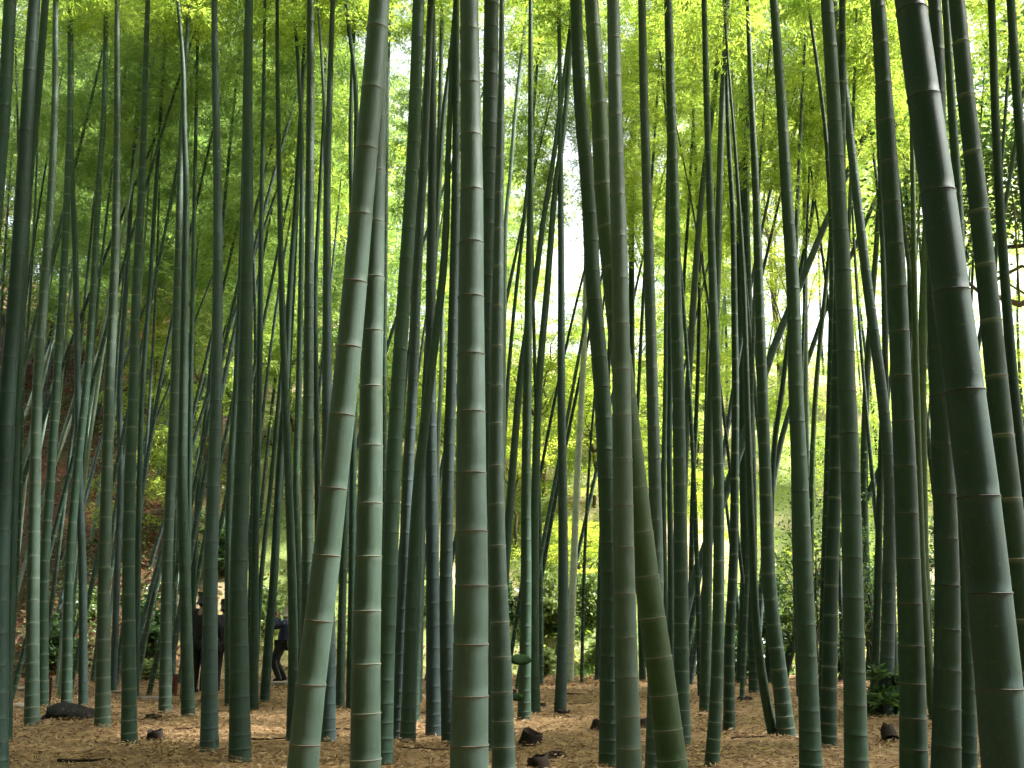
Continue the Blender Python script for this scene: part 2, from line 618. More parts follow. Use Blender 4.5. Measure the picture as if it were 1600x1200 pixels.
# Each traced culm: id, tone, joint colour, distance (None: foot visible), points foot -> top in photo pixels, width at foot, width at top
TR = [
 ('L2', 'd', 'k', 9.2, [(-60, 1000), (-30, 600), (0, 250), (8, 150), (16, 0)], 25, 20),
 ('L1', 's', 'k', 8.4, [(-4, 1200), (0, 900), (6, 750), (13, 600), (25, 450), (35, 300), (44, 150), (54, 0)], 28, 19),
 ('L3', 'd', 'k', None, [(10, 1155), (17, 900), (28, 600), (44, 300), (59, 150), (71, 0)], 15, 12),
 ('L4', 'k', 'w', None, [(50, 1133), (52, 900), (55, 750), (59, 600), (69, 450), (80, 300), (86, 150), (87, 0)], 20, 9),
 ('L5', 'g', 'w', None, [(67, 1107), (69, 900), (79, 750), (88, 600), (98, 450), (105, 300), (110, 150), (110, 0)], 15, 9),
 ('L7', 'g', 'w', None, [(104, 1106), (108, 900), (119, 750), (135, 600), (146, 450), (154, 300), (163, 150), (166, 0)], 15, 7),
 ('L6', 'b', 'k', None, [(130, 1104), (129, 900), (123, 700), (120, 500), (117, 380), (112, 250), (108, 0)], 13, 6),
 ('L8', 'k', 'w', None, [(160, 1140), (163, 900), (167, 750), (171, 600), (178, 450), (182, 300), (183, 150), (183, 0)], 21, 8),
 ('L9', 'b', 'k', None, [(177, 1080), (183, 900), (188, 750), (187, 600), (197, 450), (205, 300), (217, 150), (229, 0)], 10, 6),
 ('L10', 'g', 'w', None, [(202, 1163), (201, 900), (203, 750), (209, 600), (213, 450), (221, 300), (226, 150), (231, 0)], 21, 8),
 ('L11', 'd', 'k', None, [(212, 1090), (218, 750), (223, 600), (234, 450), (243, 300), (253, 150), (262, 0)], 10, 5),
 ('L12', 'k', 'w', None, [(258, 1115), (261, 900), (267, 750), (273, 600), (277, 450), (281, 300), (284, 200), (290, 100), (296, 0)], 18, 7),
 ('L13', 'g', 'k', None, [(294, 1122), (289, 900), (285, 750), (287, 600), (289, 450), (291, 300), (288, 200), (286, 100), (278, 0)], 19, 6),
 ('L14', 'd', 'k', None, [(286, 1095), (293, 900), (296, 750), (298, 600), (301, 450), (304, 300), (307, 150), (310, 0)], 9, 5),
 ('L15', 'd', 'k', None, [(300, 1075), (303, 900), (311, 750), (327, 600), (338, 480), (350, 330), (362, 200), (376, 60)], 9, 4),
 ('L16', 'b', 'k', None, [(327, 1175), (329, 900), (334, 750), (338, 600), (340, 450), (340, 300), (337, 150), (335, 0)], 24, 10),
 ('L17', 'g', 'k', None, [(375, 1195), (373, 900), (378, 750), (383, 600), (385, 450), (387, 300), (387, 150), (389, 0)], 29, 14),
 ('L18', 'g', 'k', None, [(358, 1100), (357, 900), (359, 750), (368, 620), (374, 480), (380, 300), (384, 100), (386, 0)], 12, 6),
 ('M1', 'd', 'k', None, [(397, 1107), (398, 900), (401, 750), (405, 600), (407, 450), (409, 300), (412, 150), (414, 0)], 13, 5),
 ('M2', 'd', 'k', None, [(413, 1097), (420, 1000), (428, 900), (436, 750), (443, 650), (449, 550), (453, 450), (460, 350), (466, 250), (474, 100), (478, 0)], 14, 5),
 ('M4', 'd', 'k', None, [(398, 1078), (408, 900), (419, 800), (434, 640), (450, 470), (462, 300), (474, 130), (484, 0)], 8, 4),
 ('M3', 'g', 'k', None, [(456, 1158), (458, 1000), (456, 900), (451, 750), (445, 600), (440, 450), (437, 300), (434, 150), (433, 0)], 15, 6),
 ('M5', 'g', 't', None, [(467, 1102), (466, 900), (463, 750), (467, 600), (470, 450), (472, 300), (471, 200), (466, 100), (459, 0)], 12, 6),
 ('M6', 'k', 'k', None, [(476, 1135), (479, 1000), (481, 900), (480, 750), (482, 600), (483, 450), (484, 300), (485, 150), (485, 0)], 19, 12),
 ('M7', 'd', 'k', None, [(497, 1090), (496, 750), (494, 600), (493, 450), (499, 310), (505, 200), (512, 0)], 11, 4),
 ('M8', 'b', 'k', None, [(512, 1162), (514, 1000), (512, 900), (511, 750), (511, 600), (511, 450), (511, 300), (515, 150), (520, 0)], 21, 8),
 ('M12', 'k', 'k', None, [(506, 1112), (508, 800), (509, 500), (508, 230), (505, 130), (500, 50), (496, 0)], 10, 5),
 ('M10', 'g', 'k', None, [(531, 1107), (536, 900), (542, 750), (548, 600), (550, 450), (549, 300), (548, 200), (552, 60), (554, 0)], 13, 6),
 ('M13', 'd', 'k', None, [(547, 1110), (550, 900), (553, 600), (556, 300), (556, 140), (546, 50), (540, 0)], 12, 7),
 ('M9', 'k', 't', 5.0, [(473, 1200), (488, 1050), (507, 900), (523, 750), (540, 600), (554, 450), (567, 300), (576, 200), (586, 90), (593, 0)], 45, 35),
 ('M11', 'k', 'w', 5.3, [(571, 1200), (572, 1050), (575, 900), (579, 750), (580, 600), (584, 450), (587, 300), (591, 180), (596, 0)], 46, 26),
 ('M14', 'g', 'w', None, [(600, 1103), (600, 600), (601, 450), (603, 300), (605, 150), (607, 50), (608, 0)], 10, 7),
 ('N1', 'g', 'k', None, [(599, 1195), (603, 1050), (609, 900), (614, 750), (622, 600), (632, 450), (642, 300), (649, 150), (654, 0)], 25, 20),
 ('N2', 'b', 'k', None, [(621, 1153), (626, 1000), (632, 900), (637, 750), (645, 600), (651, 450), (659, 300), (667, 150), (673, 0)], 20, 11),
 ('N4', 'g', 'k', None, [(637, 1158), (640, 1050), (645, 900), (654, 750), (671, 600), (690, 450), (697, 350), (700, 250), (706, 100), (711, 0)], 21, 6),
 ('N15', 'k', 'k', None, [(654, 1100), (658, 900), (662, 760), (668, 600), (677, 420), (683, 300), (688, 150), (691, 0)], 11, 7),
 ('N16', 'g', 'k', None, [(648, 1128), (655, 900), (661, 700), (667, 560), (678, 420), (685, 300), (693, 180), (704, 90), (712, 0)], 13, 7),
 ('N3', 'b', 'k', None, [(678, 1148), (677, 1050), (676, 900), (674, 750), (673, 600), (673, 450), (675, 300), (676, 150), (675, 0)], 22, 11),
 ('N17', 'w', 'k', None, [(681, 1098), (682, 850), (684, 700), (689, 600), (691, 500), (696, 350), (702, 200), (710, 0)], 9, 4),
 ('N5', 'b', 'k', None, [(703, 1158), (699, 1050), (697, 900), (700, 750), (705, 600), (709, 450), (712, 300), (713, 150), (713, 0)], 22, 10),
 ('N6', 'k', 't', 4.8, [(733, 1200), (735, 1050), (737, 900), (736, 750), (736, 600), (736, 450), (737, 300), (735, 150), (733, 0)], 58, 31),
 ('N7', 'b', 'k', None, [(768, 1168), (764, 900), (763, 600), (763, 450), (764, 300), (766, 150), (768, 0)], 24, 25),
 ('N8', 'k', 'w', 7.7, [(787, 1200), (784, 1050), (778, 900), (775, 750), (776, 600), (778, 450), (780, 300), (783, 150), (784, 0)], 33, 8),
 ('N9', 'w', 'k', None, [(783, 1095), (786, 700), (788, 500), (790, 350), (797, 280), (803, 200), (812, 110), (823, 20)], 9, 6),
 ('N10', 'g', 'k', None, [(778, 1112), (786, 950), (796, 800), (812, 600), (826, 500), (838, 430), (848, 350), (858, 290), (870, 210), (884, 100), (896, 0)], 14, 6),
 ('N11', 'd', 'k', None, [(775, 1085), (782, 850), (790, 650), (800, 520), (808, 440), (818, 350), (828, 240), (838, 120), (848, 0)], 8, 4),
 ('P1', 'g', 'k', None, [(819, 1127), (821, 1000), (822, 900), (822, 750), (824, 600), (826, 450), (829, 300), (829, 150), (829, 0)], 18, 7),
 ('P2', 'g', 'k', None, [(836, 1112), (835, 900), (837, 750), (842, 600), (855, 450), (867, 300), (880, 210), (888, 120), (892, 30)], 15, 7),
 ('P3', 'b', 'k', None, [(875, 1112), (879, 1000), (880, 900), (879, 750), (877, 600), (877, 450), (876, 300), (875, 150), (873, 0)], 17, 6),
 ('P4', 'p', 'w', None, [(890, 1064), (892, 1000), (896, 900), (902, 750), (910, 600), (914, 500), (916, 400), (919, 250), (922, 100)], 12, 6),  # tone raised to paint the sunlight onto this culm
 ('P5', 'g', 'k', None, [(954, 1190), (953, 1050), (953, 900), (948, 750), (940, 600), (927, 450), (919, 300), (906, 150), (900, 0)], 31, 20),
 ('P7', 'k', 't', 6.3, [(983, 1200), (979, 1050), (975, 900), (973, 750), (971, 600), (969, 450), (965, 300), (961, 150), (958, 0)], 37, 21),
 ('P6', 'm', 'w', 6.9, [(1051, 1200), (1032, 1050), (1010, 900), (992, 750), (975, 600), (958, 450), (943, 300), (935, 150), (924, 0)], 43, 24),
 ('P8', 'd', 'k', None, [(1004, 1062), (998, 850), (988, 600), (987, 450), (987, 300), (991, 150), (998, 0)], 10, 9),
 ('P9', 'd', 'k', None, [(970, 1075), (985, 800), (996, 640), (1003, 500), (1012, 350), (1022, 230), (1030, 100)], 7, 4),
 ('P10', 'g', 'k', None, [(934, 1064), (938, 900), (944, 740), (950, 600), (956, 450)], 9, 6),
 ('Q1', 'k', 't', 9.2, [(1021, 1200), (1024, 1050), (1026, 900), (1023, 750), (1019, 600), (1015, 450), (1011, 300), (1006, 150), (1003, 0)], 23, 13),
 ('Q2', 'g', 'w', None, [(1066, 1163), (1065, 1050), (1064, 900), (1062, 750), (1060, 600), (1056, 450), (1053, 300), (1048, 150), (1044, 0)], 23, 14),
 ('Q18', 'g', 'k', None, [(1042, 1085), (1038, 900), (1037, 750), (1040, 600), (1041, 450), (1043, 300), (1047, 150), (1052, 0)], 10, 4),
 ('Q19', 'd', 'k', None, [(1049, 1100), (1048, 900), (1046, 700), (1047, 600), (1046, 400), (1047, 200), (1049, 0)], 10, 5),
 ('Q3', 'k', 'k', None, [(1062, 1082), (1066, 850), (1070, 720), (1077, 580), (1085, 450), (1095, 320), (1104, 240), (1118, 130), (1128, 0)], 13, 8),
 ('Q6', 'd', 'w', None, [(1079, 1062), (1080, 900), (1083, 750), (1090, 600), (1093, 420), (1089, 300), (1083, 180), (1085, 30)], 9, 3),
 ('Q20', 'd', 'k', None, [(1052, 1066), (1056, 800), (1062, 620), (1068, 450), (1077, 310), (1084, 160), (1090, 0)], 7, 4),
 ('Q5', 'g', 'k', None, [(1101, 1112), (1105, 900), (1107, 750), (1112, 600), (1120, 450), (1124, 300), (1129, 150), (1137, 0)], 16, 9),
 ('Q4', 'g', 'w', None, [(1112, 1199), (1120, 1070), (1123, 900), (1123, 750), (1119, 600), (1114, 450), (1109, 300), (1104, 150), (1100, 0)], 19, 9),
 ('Q9', 'd', 'w', None, [(1139, 1137), (1140, 1000), (1146, 880), (1148, 750), (1149, 600), (1147, 450), (1145, 330), (1140, 250), (1136, 150), (1134, 0)], 16, 5),
 ('Q8', 'd', 'k', None, [(1157, 1067), (1164, 900), (1162, 750), (1159, 600), (1156, 450), (1157, 300), (1160, 150), (1162, 0)], 15, 9),
 ('Q10', 'd', 'w', None, [(1178, 1082), (1176, 900), (1175, 750), (1172, 600), (1169, 450), (1166, 300), (1169, 150), (1176, 0)], 15, 8),
 ('Q12', 'g', 'k', None, [(1209, 1145), (1200, 1110), (1190, 1050), (1182, 980), (1177, 900), (1173, 800), (1168, 650), (1162, 450), (1150, 250), (1138, 100)], 14, 4),
 ('Q11', 'g', 'w', None, [(1229, 1147), (1220, 1070), (1211, 1000), (1201, 900), (1196, 750), (1191, 600), (1186, 450), (1181, 300), (1174, 150), (1168, 0)], 24, 7),
 ('D1', 'b', 'k', None, [(1050, 1076), (1070, 960), (1085, 905), (1110, 835), (1137, 760), (1174, 650), (1210, 540), (1250, 445), (1298, 330), (1340, 235), (1368, 178), (1400, 110)], 16, 8),
 ('D2', 'b', 'k', None, [(1180, 1062), (1195, 860), (1212, 730), (1231, 650), (1265, 555), (1297, 465), (1335, 388), (1362, 325), (1395, 250), (1440, 140)], 10, 6),
 ('D3', 'd', 'k', None, [(1200, 1066), (1207, 740), (1222, 610), (1236, 500), (1253, 410), (1268, 340), (1278, 260), (1287, 200), (1300, 60)], 10, 5),
 ('D4', 'd', 'k', None, [(1222, 1066), (1240, 1000), (1262, 950), (1282, 900), (1310, 850), (1350, 785), (1365, 755), (1400, 680), (1450, 560), (1500, 430)], 13, 8),
 ('R5', 'w', 'k', None, [(1266, 1064), (1262, 750), (1259, 600), (1258, 450), (1257, 300), (1253, 150), (1249, 30)], 10, 6),
 ('R8', 'm', 'k', None, [(1262, 1070), (1266, 900), (1270, 700), (1277, 580), (1288, 470), (1298, 370), (1308, 250), (1318, 100)], 10, 5),
 ('R1', 'g', 'k', 8.7, [(1267, 1200), (1262, 1050), (1256, 900), (1250, 750), (1243, 600), (1239, 450), (1229, 300), (1220, 150), (1209, 0)], 30, 14),
 ('R13', 'd', 'w', None, [(1286, 1120), (1289, 900), (1293, 750), (1297, 600), (1300, 400), (1294, 260), (1288, 190), (1278, 110), (1262, 0)], 14, 5),
 ('R4', 'd', 'w', None, [(1294, 1175), (1296, 1050), (1299, 900), (1305, 750), (1308, 600), (1312, 400), (1315, 200), (1316, 0)], 23, 11),
 ('R2', 'g', 'k', 7.2, [(1338, 1200), (1335, 1050), (1332, 900), (1329, 750), (1323, 600), (1318, 450), (1310, 300), (1302, 150), (1292, 0)], 33, 21),
 ('R9', 'g', 'k', None, [(1363, 1066), (1360, 970), (1352, 880), (1350, 750), (1353, 620), (1360, 500), (1368, 400), (1374, 300), (1380, 150)], 15, 6),
 ('R10', 'd', 'k', None, [(1366, 1080), (1371, 930), (1374, 800), (1379, 650), (1386, 480), (1394, 300), (1402, 100)], 12, 6),
 ('R3', 'b', 'k', None, [(1383, 1122), (1387, 1000), (1390, 850), (1390, 750), (1384, 670), (1375, 590), (1356, 450), (1338, 300), (1321, 150), (1308, 30), (1304, 0)], 21, 11),
 ('R11', 'd', 'k', None, [(1398, 1100), (1392, 900), (1385, 650), (1381, 450), (1376, 300), (1372, 200), (1366, 40)], 13, 5),
 ('S1', 'd', 't', 6.4, [(1428, 1200), (1425, 1050), (1420, 900), (1415, 750), (1408, 600), (1402, 450), (1392, 300), (1382, 150), (1371, 0)], 39, 24),  # dark tone carries the shade of the right side
 ('S12', 'd', 'k', None, [(1432, 1066), (1428, 800), (1424, 600), (1421, 400), (1415, 270), (1411, 150), (1405, 0)], 11, 8),
 ('S2', 'm', 'k', None, [(1447, 1104), (1443, 900), (1441, 750), (1440, 600), (1444, 450), (1450, 300), (1456, 100), (1458, 0)], 17, 11),
 ('S13', 'm', 'k', None, [(1461, 1130), (1455, 1080), (1448, 1000), (1443, 930), (1439, 850), (1433, 650), (1428, 400), (1424, 150)], 13, 7),
 ('S3', 'd', 'k', 6.2, [(1478, 1200), (1480, 1050), (1480, 900), (1475, 750), (1468, 600), (1463, 450), (1464, 300), (1466, 150), (1460, 0)], 41, 21),
 ('S5', 'd', 'k', 9.0, [(1513, 1200), (1512, 1050), (1505, 900), (1502, 750), (1501, 600), (1500, 400), (1496, 300), (1486, 150), (1477, 0)], 23, 12),
 ('S4', 's', 'k', 3.6, [(1572, 1200), (1559, 1050), (1543, 900), (1526, 750), (1506, 600), (1485, 450), (1465, 300), (1443, 150), (1422, 0)], 70, 50),  # skin colour darkened to stand in for shade and vignetting
 ('S6', 'd', 'w', 6.0, [(1607, 1050), (1592, 900), (1574, 750), (1558, 600), (1543, 450), (1527, 300), (1509, 150), (1495, 0)], 40, 26),  # tone lowered, putting the right-hand shade into the colour
 ('S7', 's', 'k', 10.5, [(1612, 950), (1595, 720), (1583, 600), (1571, 450), (1561, 300), (1554, 150), (1549, 0)], 19, 12),
 ('S8', 's', 'k', 10.0, [(1650, 900), (1625, 600), (1601, 300), (1589, 150), (1579, 0)], 20, 14),
 ('S9', 'd', 'k', 16.0, [(1500, 760), (1525, 560), (1556, 400), (1574, 300), (1588, 215), (1605, 100)], 9, 6),
 ('S14', 'd', 'k', 15.0, [(1530, 900), (1545, 600), (1562, 300), (1570, 190), (1578, 60)], 8, 5),
]

SIZE_WORD = lambda w: 'broad' if w >= 28 else 'sturdy' if w >= 18 else 'slender' if w >= 11 else 'thin'
TONE_WORD = {'g': 'green', 'k': 'grey-green', 'b': 'bluish grey', 'd': 'dark green', 'm': 'mossy green', 's': 'dark bluish green', 'p': 'pale sunlit', 'w': 'pale'}

# culms anyone could point out; the others are described from these
MARK = {
 'L1': ('broad bluish bamboo at the left edge of the picture, leaning right', 'broad bamboo at the left edge'),
 'L4': ('grey-green bamboo with white joint rings, left end of the big black rock', 'white-ringed bamboo left of the rock'),
 'L8': ('grey-green bamboo with white joint rings, right end of the big black rock', 'white-ringed bamboo right of the rock'),
 'L12': ('white-ringed bamboo left of the two dark-clothed people', 'white-ringed bamboo beside the dark-clothed people'),
 'L16': ('bluish grey bamboo standing in front of the two dark-clothed people', 'bluish bamboo before the dark-clothed people'),
 'L17': ('sturdy dark-ringed bamboo right of the two dark-clothed people', 'dark-ringed bamboo right of those people'),
 'M3': ('slender bamboo hiding the back of the person in blue', 'slender bamboo before the person in blue'),
 'M9': ('broad bamboo leaning right across the left half, its foot below the frame', 'broad leaning bamboo left of centre'),
 'M11': ('broad upright bamboo with white joint rings just right of the broad leaning one', 'broad white-ringed upright bamboo'),
 'N6': ('broadest upright bamboo at the centre with reddish tan joint rings', 'broadest central bamboo'),
 'N8': ('white-ringed bamboo right of the broadest central one, swelling towards its foot', 'white-ringed bamboo right of centre'),
 'P3': ('bluish grey bamboo with black joints standing free before the bright bank', 'bluish black-jointed bamboo before the bright bank'),
 'P4': ('pale sunlit bamboo rising from the edge of the bright bank', 'pale sunlit bamboo'),
 'P5': ('dark bamboo leaning left, left one of the tight bunch right of centre', 'dark leftmost bamboo of the bunch'),
 'P7': ('upright bamboo in front of the tight bunch right of centre', 'upright front bamboo of the bunch'),
 'P6': ('mossy bamboo leaning left, foot at lower right of the tight bunch', 'mossy leaning bamboo of the bunch'),
 'Q1': ('grey-green upright bamboo crossed at its foot by the mossy leaning one', 'bamboo crossed by the mossy one'),
 'Q2': ('dark straight bamboo, first sturdy one right of the mossy leaning one', 'first sturdy bamboo right of the bunch'),
 'Q4': ('green bamboo with a slightly bent foot at the bottom edge right of the bunch', 'bent-footed green bamboo'),
 'Q11': ('pale-ringed bamboo whose foot curves out to the right on the litter', 'bamboo with the foot curving right'),
 'D1': ('long bluish bamboo slanting up to the right across the others', 'long slanting bamboo'),
 'R1': ('green bamboo leaning left, right of the curving foot', 'green leaning bamboo at right'),
 'R2': ('broad green bamboo left of the sharply bent one at right', 'broad green bamboo at right'),
 'R3': ('bamboo with a sharp bend at mid height, right of the broad green one', 'sharply bent bamboo'),
 'S1': ('broad green bamboo with a bright right rim, left of the giant one', 'bright-rimmed broad bamboo'),
 'S4': ('giant dark bamboo leaning left at the right side, black joint lines', 'giant dark bamboo'),
 'S6': ('broad dark green bamboo just right of the giant one, leaning left', 'broad bamboo right of the giant'),
}
ORD = ['first', 'second', 'third', 'fourth', 'fifth', 'sixth', 'seventh', 'eighth', 'ninth', 'tenth', 'eleventh', 'twelfth', 'thirteenth', 'fourteenth', 'fifteenth']


def x_mid(t):
    pts = sorted(t[4], key=lambda p: p[1])
    return float(np.interp(600, [p[1] for p in pts], [p[0] for p in pts]))


def traced_labels():
    order = sorted(TR, key=x_mid)
    out, cur, cnt = {}, None, 0
    for t in order:
        if t[0] in MARK:
            out[t[0]] = MARK[t[0]][0]
            cur, cnt = t[0], 0
        elif cur is None:
            out[t[0]] = 'dark bamboo cut off by the top left corner of the picture'
        else:
            cnt += 1
            lab = f'{SIZE_WORD(t[5])} {TONE_WORD[t[1]]} bamboo, {ORD[cnt - 1]} right of the {MARK[cur][1]} at mid height'
            out[t[0]] = lab if len(lab.split()) <= 16 else lab.replace(' at mid height', '')
    return out


LABELS = traced_labels()


def build_traced(i, t):
    tid, tone, ring, d, pts, wb, wt = t
    if d is None:
        d = ground_depth(pts[0][1])
        base = at(*pts[0], d)
        base.z = 0.0
        path = [base] + [at(x, y, d) for x, y in pts[1:]]
    else:
        path = [at(x, y, d) for x, y in pts]
        a, b = path[0], path[1]
        base = a + (a - b) * (a.z / max(0.05, (b.z - a.z)))
        base.z = 0.0
        path = [base] + path
    base.z = float(terrain(base.x, base.y)) - 0.01
    px = d * 1.03 / F_PX
    rb, rt = wb * px / 2, wt * px / 2
    z_vis = path[-1].z
    H = max(13.0 + 30 * rt * 1.2, z_vis + 3.2)
    H = min(H, max(18.0, z_vis + 3.0))
    # go on above the picture: same lean, slowly straightening
    tv = (path[-1] - path[-2]).normalized()
    rnd = random.Random(100 + i)
    depth_lean = rnd.uniform(-0.02, 0.06)
    p = path[-1].copy()
    vis_len = sum((path[k + 1] - path[k]).length for k in range(len(path) - 1))
    steps = 4
    up = Vector((0.0, 0.0, 1.0))
    rest = (H - z_vis)
    for k in range(steps):
        tv = (tv * 0.8 + up * 0.2 + Vector((0, depth_lean * 0.3, 0))).normalized()
        p = p + tv * rest / steps / max(0.5, tv.z)
        path.append(p.copy())
    full = sum((path[k + 1] - path[k]).length for k in range(len(path) - 1))
    fv = vis_len / full
    flare = 1.16 if d < 14 else 1.08

    def rad(u):
        if u < fv:
            r = rb + (rt - rb) * (u / fv)
        else:
            r = rt * max(0.08, 1 - (u - fv) / (1 - fv + 1e-6) * 0.95)
        s = u * full
        return r * (1 + (flare - 1) * math.exp(-s / 0.35))
    c_at = max(full * 0.56, min(vis_len + 0.3, full * 0.74))
    fine = wb >= 12 and d < 17
    name = 'bamboo'
    o = bamboo(base, path, rad, {'w': 1.02, 'k': 0.98, 't': 0.95}[ring] * (0.9 + 0.5 * min(0.09, rb)) * {'S4': 1.3, 'M9': 1.26, 'S6': 1.2}.get(tid, 1.0), tone, ring, fine, c_at, full - c_at - 0.02,
               name, 500 + i, bloom={'w': 0.34, 'k': 0.05, 't': 0.14}[ring] * rnd.uniform(0.6, 1.2), rings=fine)
    tag(o, LABELS[tid], 'bamboo', 'tall bamboo standing in the grove')
    return o


for i, t in enumerate(TR):
    build_traced(i, t)


# ------------------------------------------------------------------ bamboo on the bank behind
def bank_bamboo(k, x, y, lean, az, H, r, tone, group, label, crown_from, bushy=1.4, crowns=None):
    rnd = random.Random(9000 + k)
    z0 = float(terrain(x, y))
    base = Vector((x, y, z0 - 0.03))
    path = []
    for q in range(7):
        u = q / 6
        off = lean * H * (u * 0.75 + 0.25 * u * u)
        wob = 0.10 * math.sin(u * 5 + k)
        path.append(Vector((x + math.cos(az) * off + wob, y + math.sin(az) * off, z0 - 0.03 + H * u)))
    full = Curve(np.array(path)).L

    def rad(u):
        return r * (1.05 - 0.9 * u ** 1.3)
    c_at = full * crown_from
    o = bamboo(base, path, rad, 1.05, tone, 'k', False, c_at, (full - c_at) * 0.99, 'bamboo', 9000 + k, bloom=0.4, bushy=bushy, crowns=crowns)
    tag(o, label, 'bamboo', group)
    return o


BANK = [
 # count, angular range in photo x, depth range, lean bias, tones, group, label
 (44, (-60, 330), (25.3, 43), 0.20, 'wwpwgb', 'thin bamboo on the leaf-strewn bank at left', 'thin bamboo on the russet bank at left'),
 (18, (330, 640), (27, 46), 0.12, 'gwkd', 'thin bamboo on the bank behind the left half', 'thin bamboo on the bank behind the broad leaning one'),
 (10, (640, 960), (31, 46), 0.14, 'gdwk', 'thin bamboo on the bright bank at the centre', 'thin bamboo on the bright bank at centre'),
 (11, (960, 1290), (31, 46), 0.10, 'gdwg', 'thin bamboo on the bright bank right of centre', 'thin bamboo on the bright bank right of centre'),
 (9, (1290, 1640), (31, 46), 0.02, 'gdkd', 'thin bamboo on the bank at right', 'thin bamboo on the bank behind the giant one'),
]
LOW = [
 (11, (150, 640), (28, 40), 0.08, 'gkw', 'leafy young bamboo on the bank left of centre', 'leafy young bamboo on the bank left of centre'),
 (12, (600, 980), (29, 42), 0.08, 'gwk', 'leafy young bamboo on the bright bank at the centre', 'leafy young bamboo on the bright bank at centre'),
 (6, (980, 1330), (29, 42), 0.06, 'gwk', 'leafy young bamboo on the bright bank right of centre', 'leafy young bamboo on the bright bank right of centre'),
 (6, (1330, 1640), (27, 38), 0.02, 'gkd', 'leafy young bamboo on the bank at right', 'leafy young bamboo on the bank at far right'),
]
MID = [
 (30, (-20, 340), (17.5, 25), 0.10, 'gdbkw', 'thin bamboo between the path and the left part of the grove', 'thin bamboo at the grove floor\'s back at left'),
 (12, (380, 720), (18, 25), 0.08, 'gdbd', 'thin bamboo at the back of the grove floor left of centre', 'thin bamboo at the grove floor\'s back left of centre'),
 (8, (780, 1000), (20, 25), 0.14, 'dgd', 'thin bamboo at the back of the grove floor at the centre', 'thin leaning bamboo at the grove floor\'s back at centre'),
 (28, (1010, 1480), (17, 25), 0.04, 'ddgbm', 'thin bamboo at the back of the grove floor right of centre', 'thin bamboo at the grove floor\'s back right of centre'),
]
kk = 0
RANKED = []
for zone, cnt, (xa, xb), (da, db), lb, tones, group, label in [('bank',) + z for z in BANK] + [('low',) + z for z in LOW] + [('mid',) + z for z in MID]:
    rnd = random.Random(cnt * 31 + int(xa) + 3 + {'bank': 0, 'low': 5, 'mid': 9}[zone])
    for q in range(cnt):
        d = da + (db - da) * ((q + rnd.random()) / cnt)
        px = xa + (xb - xa) * ((q * 0.618034 + rnd.random() * 0.25) % 1.0)
        if zone != 'mid' and d > 33 and 815 < px < 985:       # the open gap in the canopy
            px += 130 if px > 900 else -130
        x = (px - 800) / F_PX * d * 1.03
        lean = lb + rnd.gauss(0, 0.07)
        az = rnd.gauss(0.0, 0.5)
        tone = rnd.choice(tones)
        lab = label.replace('thin', 'thin ' + TONE_WORD[tone].replace(' sunlit', 'st')).replace('young', 'young ' + TONE_WORD[tone])
        left = xb < 400
        if zone == 'bank':
            H, r = (rnd.uniform(11, 15) if left else rnd.uniform(9.5, 13.5)), rnd.uniform(0.04, 0.065)
            cf, bu = (rnd.uniform(0.5, 0.66) if left else rnd.uniform(0.36, 0.52)), (1.6 if left else 1.45 if xb < 740 else 1.15)
        elif zone == 'low':
            H, r, cf, bu = rnd.uniform(5.0, 8.5), rnd.uniform(0.02, 0.035), rnd.uniform(0.06, 0.2), 1.5
        else:
            lean = lb + rnd.gauss(0, 0.11)
            H, r, cf, bu = rnd.uniform(14, 17.5), rnd.uniform(0.035, 0.055), rnd.uniform(0.6, 0.72), 1.0
        RANKED.append((lab, px, bank_bamboo(kk, x, d, lean, az, H, r, tone, group, lab, cf, bu, SHADE_CROWNS if left or (xb < 740 and q % 2) else None)))
        kk += 1


# tell the look-alikes on the bank apart by their order
ORD += ['sixteenth', 'seventeenth', 'eighteenth', 'nineteenth', 'twentieth'] + ['twenty-' + w for w in ORD[:9]]
by_label = {}
for lab, px, o in RANKED:
    by_label.setdefault(lab, []).append((px, o))
for lab, members in by_label.items():
    members.sort(key=lambda m: m[0])
    for k, (px, o) in enumerate(members):
        if len(members) > 1:
            o['label'] = f'{lab}, {ORD[k]} from left'

# unseen bamboos carrying the grove on around the viewer, added for their shade
rnd = random.Random(77)
SURR = []
for q in range(18):      # right of the frame
    y = 1.0 + 20.0 * ((q * 0.618034) % 1.0)
    SURR.append((max(3.4, 0.56 * y + 1.2) + 7.0 * ((q * 0.414) % 1.0), y))
for q in range(9):       # close by at the right, added to darken that side
    SURR.append((1.6 + 3.4 * ((q * 0.618034) % 1.0), -2.5 + 5.0 * ((q * 0.414) % 1.0)))
for q in range(12):      # left of the frame
    y = 0.0 + 18.0 * ((q * 0.618034) % 1.0)
    SURR.append((-max(3.4, 0.56 * y + 1.3) - 4.5 * ((q * 0.414) % 1.0), y))
for q in range(9):       # behind
    SURR.append((-7.0 + 8.5 * ((q * 0.618034 + 0.3) % 1.0), -1.8 - 6.0 * ((q * 0.414) % 1.0)))
for q, (x, y) in enumerate(SURR):
    bank_bamboo(400 + q, x, y, rnd.uniform(0.0, 0.07), rnd.uniform(0, 6.28), rnd.uniform(13, 16.5), rnd.uniform(0.06, 0.085), rnd.choice('gkdb'),
                'unseen bamboo added around the viewer for shade', 'tall unseen bamboo outside the picture, added for shade', rnd.uniform(0.42, 0.55), 1.7)

# ------------------------------------------------------------------ trees and shrubs on the bank
def limb(acc, p0, p1, r0, r1, wob=0.06, seg=6, n=5):
    p0, p1 = np.array(p0, float), np.array(p1, float)
    L = np.linalg.norm(p1 - p0)
    P = [p0 + (p1 - p0) * t + (rng.normal(0, wob * L, 3) * math.sin(math.pi * t)) for t in np.linspace(0, 1, n)]
    V, F = tube(P, np.linspace(r0, r1, n), seg)
    acc.add(V, F, 0.5)
    return P


